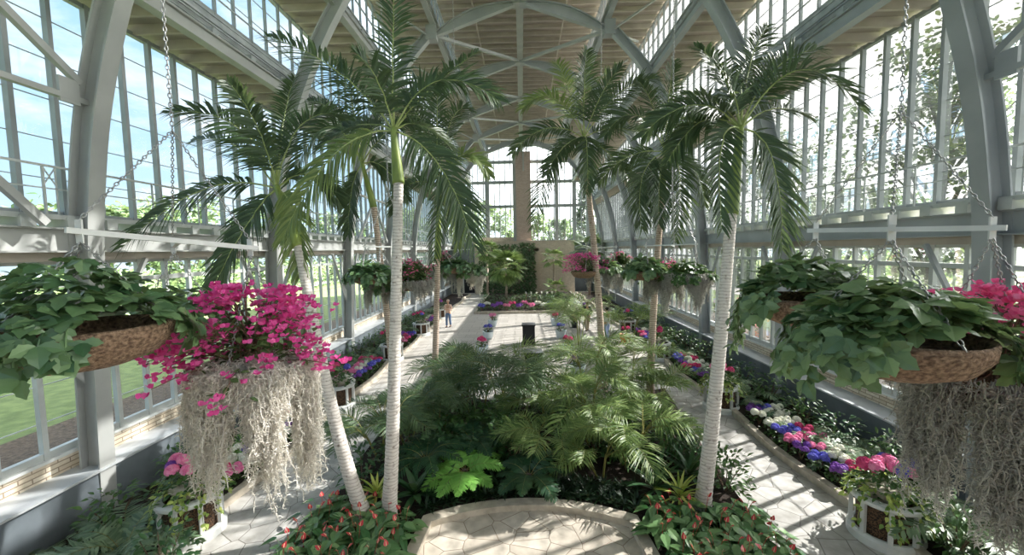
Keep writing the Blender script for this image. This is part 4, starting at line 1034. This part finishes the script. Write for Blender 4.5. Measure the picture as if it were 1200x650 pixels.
def arrangement(label, x, y, cols, seed, var=True, sc_=1.0):
    random.seed(seed)
    r = empty('potted_hydrangea', (x, y, .64), label, 'potted plant', 'hydrangeas in the round planters')
    mb = MB(); mb.lathe([(.02, 0), (.20, 0), (.27, .2), (.29, .22), (.27, .22), (.02, .17)], 20); mb.build('flower_pot', M['kerb'], r)
    b = bush_mesh(.46 * sc_, .58, 300, .11, .07); b.build('foliage', M['hydleaf'], r)
    if var:
        mb = MB()
        for k in range(13):
            a = 2 * PI * k / 13 + U(-.2, .2); o = V((math.cos(a), math.sin(a), 0)); ln = U(.15, .5)
            c = bez(o * .2 + Z * .2, o * .5 + Z * .42, o * .56 + Z * (.2 - ln), 7); mb.tube(c, .004, 4)
            for q in c[1:]:
                for _ in range(4):
                    mb.leaf(q + V((U(-.06, .06), U(-.06, .06), U(-.05, .05))), o + V((U(-.8, .8), U(-.8, .8), U(-1, .2))), o + Z * .7, .085, .055, prof=(.4, 1, .85, .5, .02))
        mb.build('trailing_foliage', M['pothos'], r)
    n = len(cols)
    for k, c in enumerate(cols):
        a = 2.4 * k; rr = .33 * math.sqrt((k + .3) / n)
        dx = -.1 if c in 'prw' else .12
        child('flower_head', HM[(c, k % 2)], r, (rr * math.cos(a) + dx * .8, rr * math.sin(a) * .8 - .08, .58 + .12 * (1 - rr / .33) + U(-.03, .03)), U(1.0, 1.2), U(0, 6))
    return r
PL = [('l', -5.86, 6.5, 'ppppvp', 'nearest white planter beneath the moss-draped basket', 'pink hydrangeas with yellow-green trailing leaves in the planter beneath the moss basket'),
      ('l', -5.86, 12.1, 'rrrbr', 'white planter seen just right of the leaning trunk', 'deep pink and blue hydrangeas in the planter just right of the leaning trunk'),
      ('l', -5.9, 17.4, 'rrrvr', 'white planter partly hidden by the two upright trunks', 'deep pink hydrangeas in the planter hidden by the two upright trunks'),
      ('l', -5.9, 22.6, 'rrbrr', 'small distant white planter left of the slender palm trunk', 'deep pink hydrangeas in the distant planter left of the slender trunk'),
      ('l', -5.9, 28.0, 'rrvrb', 'farthest white planter by the dark doorway path', 'pink hydrangeas in the farthest planter by the doorway path'),
      ('r', 5.78, 6.4, 'pppppbbbbrp', 'nearest white planter at the corner of the sunny path', 'pink and blue hydrangeas in the planter at the corner of the sunny path'),
      ('r', 5.72, 11.7, 'ppppbrp', 'white planter half behind the big smooth palm trunk', 'pink hydrangeas in the planter half behind the big smooth trunk'),
      ('r', 5.74, 17.1, 'rrrrr', 'white planter behind the arching frond', 'deep pink hydrangeas in the planter behind the arching frond'),
      ('r', 5.8, 22.5, 'rbrbv', 'white planter beyond the palm trunk near the orange pot', 'red and blue hydrangeas in the planter near the orange pot')]
for i, (s, x, y, cols, l1, l2) in enumerate(PL):
    planter(l1, x, y); arrangement(l2, x, y, cols, 60 + i, i in (0, 5, 6))
random.seed(77)
# pots on the court
def court_pot(x, y, c, lab, mat='potwhite'):
    r = empty('flower_pot', (x, y, 0), '%s on the court, %s' % ('pale glazed pot' if mat == 'potwhite' else 'orange pot', lab), 'pot', 'glazed pots on the court')
    mb = MB(); mb.lathe([(.02, 0), (.20, 0), (.26, .15), (.29, .38), (.31, .42), (.28, .42), (.26, .36), (.02, .34)], 22); mb.build('bowl', M[mat], r, True)
    mb = MB(); mb.lathe([(.02, .355), (.27, .355)], 16); mb.build('soil', M['soil'], r)
    h = hydrangea(c, (x, y, .37), '%s hydrangea growing in the pot %s' % (HC[c][1], lab), 'hydrangeas in the court pots', 6, 1.15)
for i, (y, a, b) in enumerate(((14.9, 'v', 'v'), (18.1, 'r', 'r'), (21.4, 'b', 'b'), (24.9, 'p', 'r'))):
    court_pot(-1.98, y, a, '%s in the row left of the pedestals' % ORD[i])
    court_pot(1.95, y, b, '%s in the row right of the pedestals' % ORD[i])
court_pot(5.1, 20.2, 'r', 'standing by the kerb past the curving palm', 'terra')
# black pedestals
def pedestal(lab, x, y):
    r = empty('stone_pedestal', (x, y, 0), lab, 'pedestal', 'black stone pedestals on the court')
    mb = MB(); mb.box(-.31, .31, -.31, .31, .06, .95); mb.build('shaft', M['granite'], r)
    mb = MB(); mb.box(-.34, .34, -.34, .34, 0, .06); mb.build('plinth', M['granite'], r)
    mb = MB(); mb.box(-.34, .34, -.34, .34, .95, 1.02); mb.build('cap', M['granite'], r)
pedestal('nearer black stone pedestal on the court, behind the cane palms', .28, 14.75)
pedestal('farther black stone pedestal on the court, on the line of pots', .2, 20.2)
# ------------------------------------------------------------------ planting at the far end
def fan_palm(label, loc, h, n, L, mat='palmleaf'):
    r = empty('fan_palm', loc, label, 'palm', 'fan palms by the tan wall')
    mb = MB(); mb.tube([V((0, 0, -.05)), V((.03, 0, h * .5)), V((0, 0, h))], [.13, .11, .09], 10); mb.build('trunk', M['trunk_rough'], r, True)
    for k in range(n):
        a = 2.4 * k; e = 1.2 - 2.0 * k / n; d = V((math.cos(a) * math.cos(e), math.sin(a) * math.cos(e), math.sin(e)))
        p = V((0, 0, h)) + d * L * .6; mb = MB(); mb.tube([V((0, 0, h)), p], .015, 5, 1)
        s = d.cross(Z); s = s.normalized() if s.length > .1 else V((1, 0, 0)); nn = s.cross(d)
        for j in range(22):
            t = -1.35 + 2.7 * j / 21; dd = d * math.cos(t) + s * math.sin(t) - Z * .15
            mb.leaf(p, dd, nn + V((0, -.2, 0)), L * .62, L * .07, curl=.25, prof=(.4, 1, .8, .03))
        mb.build('frond', [M[mat], M['rachis']], r)
    return r
fan_palm('large fan palm standing before the vine on the tan wall', (-1.65, 38.5, .1), 3.0, 24, 1.9, 'areca')
fan_palm('small fan palm in front of the wall panel right of the vine', (3.1, 40.5, .1), 3.7, 14, 1.2, 'areca')
fan_palm('fan palm at the left corner of the tan wall near the doorway', (-3.7, 41.3, .1), 4.6, 16, 1.3, 'areca')
fan_palm('low bushy fan palm below the wall panel', (2.9, 36.5, .1), 1.0, 14, 1.1, 'areca')
fan_palm('spiky dark palm at the right end of the tan wall', (6.6, 40.0, .1), 4.4, 16, 1.9, 'arecadark')
def vine(label, x0, x1, z1, y, n):
    r = empty('climbing_vine', ((x0 + x1) / 2, y, .1), label, 'climbing plant', 'vines on the tan wall'); mb = MB(); w = (x1 - x0) / 2
    for k in range(n):
        x = U(-w, w); z = U(0, z1) ; mb.leaf(V((x, -U(.3, .5), z)), V((U(-1, 1), U(-.8, -.1), U(-1, .1))), V((U(-.3, .3), -1, U(0, .6))), U(.18, .32), .16, curl=.2)
    mb.build('foliage', M['arecadark'], r); mb = MB()
    for k in range(7): mb.tube([V((-w * .8 + w * 1.6 * k / 6 + U(-.1, .1) * j, -.24, z1 * j / 5)) for j in range(6)], .03, 5)
    mb.build('stems', M['twig'], r)
vine('dark vine covering the tan wall behind the large fan palm', -4.6, -.5, 5.3, SW, 1500)
vine('brownish vine column climbing to the top of the tan wall', -.3, 1.3, 5.4, SW, 800)
for i in range(9):
    x = -3.2 + i * .95; c = 'bvpvpwvbv'[i]
    hydrangea(c, (x, 30.2 + U(0, .3), .12), '%s hydrangea, %s from the doorway along the front of the far bed' % (HC[c][1], ORD[i]), 'hydrangeas in the far bed', 6, 1.5)
for i in range(8):
    x = -2.9 + i * 1.0; c = 'wvrpwbwb'[i]
    hydrangea(c, (x, 31.2 + U(0, .3), .12), '%s hydrangea, %s from the doorway in the back row of the far bed' % (HC[c][1], ORD[i]), 'hydrangeas in the far bed', 6, 1.5)
for i in range(10):
    place(SH, i, (-3.0 + i * .85, 33.0 + U(-.6, 1.6), .12), U(0, 6), 'leafy shrub in the far bed, %s from the doorway' % ORD[i], 'shrub', 'shrubs in the far bed').scale = (1.5,) * 3
for i in range(6):
    x = .2 + i * .42; r = empty('white_lily', (x, 31.9 + .2 * (i % 2), .12), 'tall white-flowered stem, %s from the fan palm in the far bed' % ORD[i], 'flowering plant', 'tall white flowers in the far bed')
    mb = MB(); mb.tube([V((0, 0, 0)), V((.02, 0, .6)), V((0, 0, 1.15))], .012, 5); mb.build('stem', M['cane'], r)
    mb = MB()
    for k in range(10): mb.leaf(V((0, 0, .1 + .09 * k)), V((math.cos(2.4 * k), math.sin(2.4 * k), .5)), Z, .22, .05)
    mb.build('leaves', M['fern'], r); mb = MB()
    for k in range(16): mb.leaf(V((0, 0, 1.1 + .01 * k)), V((math.cos(2.4 * k), math.sin(2.4 * k), U(0, .8))), Z, .12, .05, prof=(.3, 1, .8, .03))
    mb.build('flower', M['h_white'], r)
r = empty('twig_tree', (3.05, 24.2, 0), 'pale bare-twigged bush in a dark pot beside the walking person', 'plant')
mb = MB(); mb.lathe([(.02, 0), (.16, 0), (.22, .34), (.19, .34), (.02, .3)], 16); mb.build('pot', M['granite'], r, True)
mb = MB()
for k in range(46):
    a = U(0, 2 * PI); e = U(.7, 1.5); d = V((math.cos(a) * math.cos(e), math.sin(a) * math.cos(e), math.sin(e))); mb.tube([V((0, 0, .3)), d * .8 + Z * .3, d * 1.5 + Z * .25 + V((U(-.1, .1), U(-.1, .1), 0))], [.014, .009, .004], 5)
mb.build('branches', M['twig'], r); mb = MB()
for k in range(260):
    a = U(0, 2 * PI); e = U(.7, 1.5); d = V((math.cos(a) * math.cos(e), math.sin(a) * math.cos(e), math.sin(e))); mb.leaf(d * U(.7, 1.55) + Z * .3, V((U(-1, 1), U(-1, 1), U(-1, 1))), V((0, -1, .3)), .08, .06)
mb.build('blossom', M['h_white'], r)
# ------------------------------------------------------------------ people
SKIN = plain('skin', (206, 160, 132), (196, 148, 120), 0.5, 8)
def skinmesh(name, verts, edges, rad, mat, parent, lev=2, root=0):
    me = bpy.data.meshes.new(name); me.from_pydata(verts, edges, []); me.materials.append(mat)
    o = bpy.data.objects.new(name, me); COL.objects.link(o); o.parent = parent
    md = o.modifiers.new('skin', 'SKIN'); md.use_smooth_shade = True
    for i, r in enumerate(rad):
        me.skin_vertices[0].data[i].radius = r if isinstance(r, tuple) else (r, r); me.skin_vertices[0].data[i].use_root = (i == root)
    sb = o.modifiers.new('sub', 'SUBSURF'); sb.levels = lev; sb.render_levels = lev
    return o
def person(label, loc, rz, top, trouser, hair, armbend, stride=.16, bald=False):
    r = empty('person', loc, label, 'person', None, rz)
    # joints (facing +Y)
    J = {'pel': (0, 0, .95), 'wai': (0, 0, 1.08), 'che': (0, .0, 1.28), 'nec': (0, -.01, 1.47), 'nk2': (0, .01, 1.54), 'hd': (0, .02, 1.63), 'ht': (0, .01, 1.71)}
    vs = list(J.values()); ed = [(0, 1), (1, 2), (2, 3), (3, 4), (4, 5), (5, 6)]; rd = [(.15, .11), (.135, .10), (.165, .115), (.06, .06), (.055, .058), (.078, .095), (.06, .07)]
    arms = []
    for s in (-1, 1):
        b = len(vs); e = armbend
        sh = (s * .18, 0, 1.40); el = (s * .25, -.03 + .02 * e, 1.13); wr = (s * (.24 - .14 * e), .08 + .22 * e, .90 + .28 * e); pa = (s * (.235 - .17 * e), .11 + .25 * e, .83 + .34 * e)
        vs += [sh, el, wr, pa]; ed += [(2, b), (b, b + 1), (b + 1, b + 2), (b + 2, b + 3)]; rd += [.058, .044, .03, (.018, .034)]
        arms.append((sh, el, wr))
        P = V(pa); D = (V(pa) - V(wr)).normalized(); Sd = D.cross(V((s, 0, 0))).normalized()
        for f in range(4):
            o = P + Sd * (-.027 + .018 * f); q1 = o + D * (.04 + .006 * (1 - abs(f - 1.5))); q2 = q1 + (D * .8 + V((-s * .6, 0, 0))).normalized() * (.03 + .005 * (f in (1, 2)))
            k = len(vs); vs += [tuple(q1), tuple(q2)]; ed += [(b + 3, k), (k, k + 1)]; rd += [.009, .007]
        k = len(vs); q = V(wr).lerp(P, .5) - Sd * .035 + V((-s * .01, 0, 0)); vs += [tuple(q), tuple(q + D * .045)]; ed += [(b + 2, k), (k, k + 1)]; rd += [.011, .008]
    legs = []
    for s in (-1, 1):
        b = len(vs); f = s * stride
        hp = (s * .095, 0, .90); kn = (s * .10, f * .55 + .02, .49); an = (s * .10, f - (.06 if f < 0 else 0), .09 + (.03 if f < 0 else 0)); to = (s * .115, f + .14, .03)
        vs += [hp, kn, an, to]; ed += [(0, b), (b, b + 1), (b + 1, b + 2), (b + 2, b + 3)]; rd += [.095, .062, .042, (.035, .025)]
        legs.append((hp, kn, an, to))
    skinmesh('body', vs, ed, rd, SKIN, r, 2)
    mt = plain('cloth_' + top[0], top[1], None, .85, 20); mp = plain('trousers_' + top[0], trouser, None, .85, 20); mh = plain('hair_' + top[0], hair, None, .7, 30); ms = plain('shoe_' + top[0], (52, 48, 46), None, .6, 10)
    tv = [(0, 0, .92), (0, 0, 1.08), (0, 0, 1.28), (0, -.005, 1.44)]; te = [(0, 1), (1, 2), (2, 3)]; tr = [(.172, .13), (.16, .122), (.185, .135), (.075, .075)]
    for sh, el, wr in arms:
        b = len(tv); w2 = tuple(V(el).lerp(V(wr), .85)); tv += [sh, el, w2]; te += [(2, b), (b, b + 1), (b + 1, b + 2)]; tr += [.074, .058, .045]
    skinmesh('jacket' if armbend < .5 else 'shirt', tv, te, tr, mt, r, 2, 1)
    pv = [(0, 0, 1.0), (0, 0, .93)]; pe = [(0, 1)]; pr = [(.158, .12), (.168, .13)]
    for hp, kn, an, to in legs:
        b = len(pv); pv += [hp, kn, (an[0], an[1], an[2] + .0)]; pe += [(1, b), (b, b + 1), (b + 1, b + 2)]; pr += [.11, .08, .066]
    skinmesh('trousers', pv, pe, pr, mp, r, 2, 1)
    for hp, kn, an, to in legs: skinmesh('shoe', [(an[0], an[1] - .05, an[2] - .05), (an[0], an[1] + .03, an[2] - .045), (to[0], to[1] + .02, max(.035, an[2] - .055))], [(0, 1), (1, 2)], [(.042, .04), (.05, .045), (.045, .03)], ms, r, 2)
    mb = MB(); mb.lathe([(.083, -.055 if not bald else -.02), (.096, 0), (.09, .05), (.06, .09), (.004, .105)], 16, (0, 0, 0)); h = mb.build('hair', mh, r, True); h.location = (0, -.005, 1.665); h.rotation_euler = (.35, 0, 0)
    mb = MB()  # nose, eyes, mouth, ears
    mb.tube([V((0, .1, 1.665)), V((0, .128, 1.625)), V((0, .1, 1.612))], [.008, .014, .008], 6)
    for s in (-1, 1): mb.tube([V((s * .082, .0, 1.665)), V((s * .09, -.015, 1.64)), V((s * .08, .0, 1.605))], [.012, .016, .01], 6)
    mb.build('face', SKIN, r, True)
    mb = MB()
    for s in (-1, 1): mb.box(s * .032 - .011, s * .032 + .011, .094, .106, 1.655, 1.664)
    mb.box(-.022, .022, .092, .107, 1.583, 1.59); mb.build('eyes_and_mouth', mh, r)
    return r
person('person in dark jacket and khaki trousers walking away across the court', fl(688, 388), .1, ('jacket', (40, 46, 58)), (176, 164, 140), (120, 96, 76), .05, .2)
person('person in a pale pinkish top and blue trousers standing on the path, hands raised', (-4.75, 24.8, 0), 2.9, ('shirt', (228, 196, 176)), (96, 122, 158), (214, 190, 170), 1.0, .05, True)
person('dark-haired person in white top and pale blue trousers behind the palm trunk', (4.25, 20.6, 0), .4, ('white', (236, 236, 240)), (168, 186, 220), (32, 28, 26), .3, .12)
# ------------------------------------------------------------------ trees outside
def tree(label, loc, h, cr, n, mat, cat='tree', group=None, leafs=.28, trunk=.18, conifer=False, base=.25):
    r = empty('conifer_tree' if conifer else 'broadleaf_tree', loc, label, cat, group)
    mb = MB(); mb.tube([V((0, 0, -.1)), V((U(-.2, .2), U(-.2, .2), h * .4)), V((U(-.3, .3), U(-.3, .3), h * .92))], [trunk, trunk * .7, trunk * .15], 9); mb.build('trunk', M['bark'], r, True)
    lb = MB(); bb = MB(); cl = []
    if conifer:
        for k in range(90):
            t = U(.08, 1); a = U(0, 2 * PI); rr = cr * (1 - t) * U(.6, 1.05); cl.append((V((rr * math.cos(a), rr * math.sin(a), h * (.1 + .9 * t) - rr * .3)), cr * .2))
    else:
        for k in range(38):
            a = U(0, 2 * PI); z = U(base, .98); w = math.sin(PI * min(1, max(.12, (z - base) / (1.02 - base)))) ** .6; rr = cr * w * rnd() ** .45
            cl.append((V((rr * math.cos(a), rr * math.sin(a), h * z)), cr * U(.18, .34)))
    for c, s in cl:
        if not conifer: bb.tube([V((0, 0, max(h * base * .8, c.z - cr * .8))), V((c.x * .5, c.y * .5, c.z - s)), c], [trunk * .3, trunk * .18, .012], 5)
        else: bb.tube([V((0, 0, c.z + .1)), c], [.03, .008], 4)
        for j in range(int(n / len(cl))):
            g = V((random.gauss(0, s * .55), random.gauss(0, s * .55), random.gauss(0, s * .35)))
            lb.leaf(c + g, V((U(-1, 1), U(-1, 1), U(-.7, .3))), Z + V((U(-.6, .6), U(-.6, .6), 0)), leafs * U(.6, 1.2), leafs * .62, prof=(.2, 1, .8, .03))
    lb.build('crown', M[mat], r); bb.build('branches', M['bark'], r)
    return r
GZ = .4
tree('big open broadleaf tree filling the right-hand panes beside the arch', (19.5, 19.5, GZ), 14.0, 4.6, 6500, 'treeleaf', group='trees outside', trunk=.3, base=.12)
tree('tall broadleaf tree outside behind the right-hand hanging chain', (19, 30, GZ), 13.5, 4.6, 6500, 'treeleaf', group='trees outside', trunk=.3, base=.1)
tree('broadleaf tree outside at the near right edge of the view', (20, 11, GZ), 11.4, 4.0, 5500, 'treeleaf', group='trees outside', trunk=.28, base=.15)
for i, (x, y, h, c) in enumerate([(31, 37, 9.5, 4.5), (32, 19, 10, 5), (33, 48, 10, 5), (31, 59, 10.5, 5), (33, 7, 10, 5), (36, 72, 11, 6)]):
    tree('green tree across the road on the right, %s from the near end' % ORD[i], (x, y, GZ), h, c, 2600, 'treeleaf', group='trees across the right-hand road', leafs=.6, base=.05)
for i, (x, y, h, c) in enumerate([(-38, 22, 7.5, 4.5), (-34, 40, 10, 5), (-36, 56, 11, 5), (-34, 31, 9, 4.5), (-40, 12, 7, 4), (-30, 66, 11, 5), (-38, 4, 7, 4), (-24, 82, 11, 5)]):
    tree('green tree across the lawn on the left, %s in the row' % 'fourth third second fifth sixth first seventh farthest'.split()[i], (x, y, GZ), h, c, 2600, 'treeleaf', group='trees across the left-hand lawn', leafs=.6, base=.05)
for i, (x, y, h, c) in enumerate([(-6.5, 74, 13, 5), (2.5, 88, 12, 5), (8.5, 82, 10.5, 4), (-12, 86, 13, 6), (-20, 70, 12, 5)]):
    tree('pale green tree beyond the far glazed wall, %s from the brick column outward' % ORD[i], (x, y, GZ), h, c, 2600, 'treeleaf', group='trees beyond the far wall', leafs=.75, base=.05)
tree('tall dark conifer beyond the far glazed wall at the right', (10.5, 68, GZ), 16.5, 3.4, 3200, 'treedark', group='conifers beyond the far wall', leafs=.6, conifer=True)
tree('second dark conifer beyond the far wall, outermost at the right', (18, 66, GZ), 16, 3.8, 3200, 'treedark', group='conifers beyond the far wall', leafs=.6, conifer=True)
def hedge(label, x, y0, y1, h, w):
    r = empty('hedge', (x, y0, GZ), label, 'hedge', 'hedges outside'); mb = MB(); L_ = y1 - y0
    for k in range(int(L_ * 70)):
        p = V((U(-w, w), U(0, L_), U(0, h))); mb.leaf(p, V((U(-1, 1), U(-1, 1), U(-.3, 1))), Z + V((U(-.8, .8), U(-.8, .8), 0)), .35, .22)
    mb.build('foliage', M['treeleaf'], r); mb = MB()
    for k in range(int(L_ / 3)): mb.tube([V((0, 3 * k + 1, -.1)), V((U(-.2, .2), 3 * k + 1, h * .8))], [.05, .02], 5)
    mb.build('stems', M['bark'], r)
hedge('long green hedge across the lawn on the left', -26.3, 0, 70, 3.4, 1.2)
hedge('long green hedge beyond the road on the right', 24.2, 0, 70, 2.4, 1.0)
# ------------------------------------------------------------------ light
SUN_AZ, SUN_EL = math.radians(25), math.radians(40)
SD = V((math.cos(SUN_EL) * math.cos(SUN_AZ), math.cos(SUN_EL) * math.sin(SUN_AZ), math.sin(SUN_EL)))
ld = bpy.data.lights.new('sun', 'SUN'); ld.energy = 17.0; ld.angle = math.radians(.6); ld.color = (1.0, .975, .93)
lo = bpy.data.objects.new('sun', ld); COL.objects.link(lo); lo.location = SD * 60; lo.rotation_euler = SD.to_track_quat('Z', 'Y').to_euler()
w = bpy.data.worlds.new('sky'); sc.world = w; w.use_nodes = True; nt = w.node_tree; nt.nodes.clear()
out = nt.nodes.new('ShaderNodeOutputWorld'); bg = nt.nodes.new('ShaderNodeBackground'); nt.links.new(bg.outputs[0], out.inputs[0])
tc = nt.nodes.new('ShaderNodeTexCoord'); mp = nt.nodes.new('ShaderNodeMapping'); mp.inputs['Scale'].default_value = (1.6, 1.6, 4.0); nt.links.new(tc.outputs['Generated'], mp.inputs[0])
n1 = nt.nodes.new('ShaderNodeTexNoise'); n1.inputs['Scale'].default_value = 2.2; n1.inputs['Detail'].default_value = 7; n1.inputs['Roughness'].default_value = .6; nt.links.new(mp.outputs[0], n1.inputs['Vector'])
cl = ramp(nt, n1.outputs['Fac'], .47, .72)
dt = nt.nodes.new('ShaderNodeVectorMath'); dt.operation = 'DOT_PRODUCT'; nt.links.new(tc.outputs['Generated'], dt.inputs[0]); dt.inputs[1].default_value = SD
sep = nt.nodes.new('ShaderNodeSeparateXYZ'); nt.links.new(tc.outputs['Generated'], sep.inputs[0])
hz = ramp(nt, sep.outputs[2], .0, .5)
blue = mixrgb(nt, hz, (.34, .47, .56, 1), (.20, .36, .53, 1))
sky = mixrgb(nt, cl, blue, (.62, .64, .66, 1))
glow = ramp(nt, dt.outputs['Value'], .25, .9)
sky2 = mixrgb(nt, glow, sky, (3.0, 2.99, 2.95, 1))
nt.links.new(sky2, bg.inputs[0]); bg.inputs[1].default_value = SKY_STRENGTH
sc.view_settings.view_transform = 'Standard'; sc.view_settings.look = 'None'; sc.view_settings.exposure = EXPOSURE; sc.view_settings.gamma = 1.0
sc.view_settings.use_curve_mapping = False
sc.cycles.max_bounces = 10; sc.cycles.diffuse_bounces = 5; sc.cycles.transparent_max_bounces = 24; sc.cycles.transmission_bounces = 6
sc.cycles.sample_clamp_indirect = 8.0
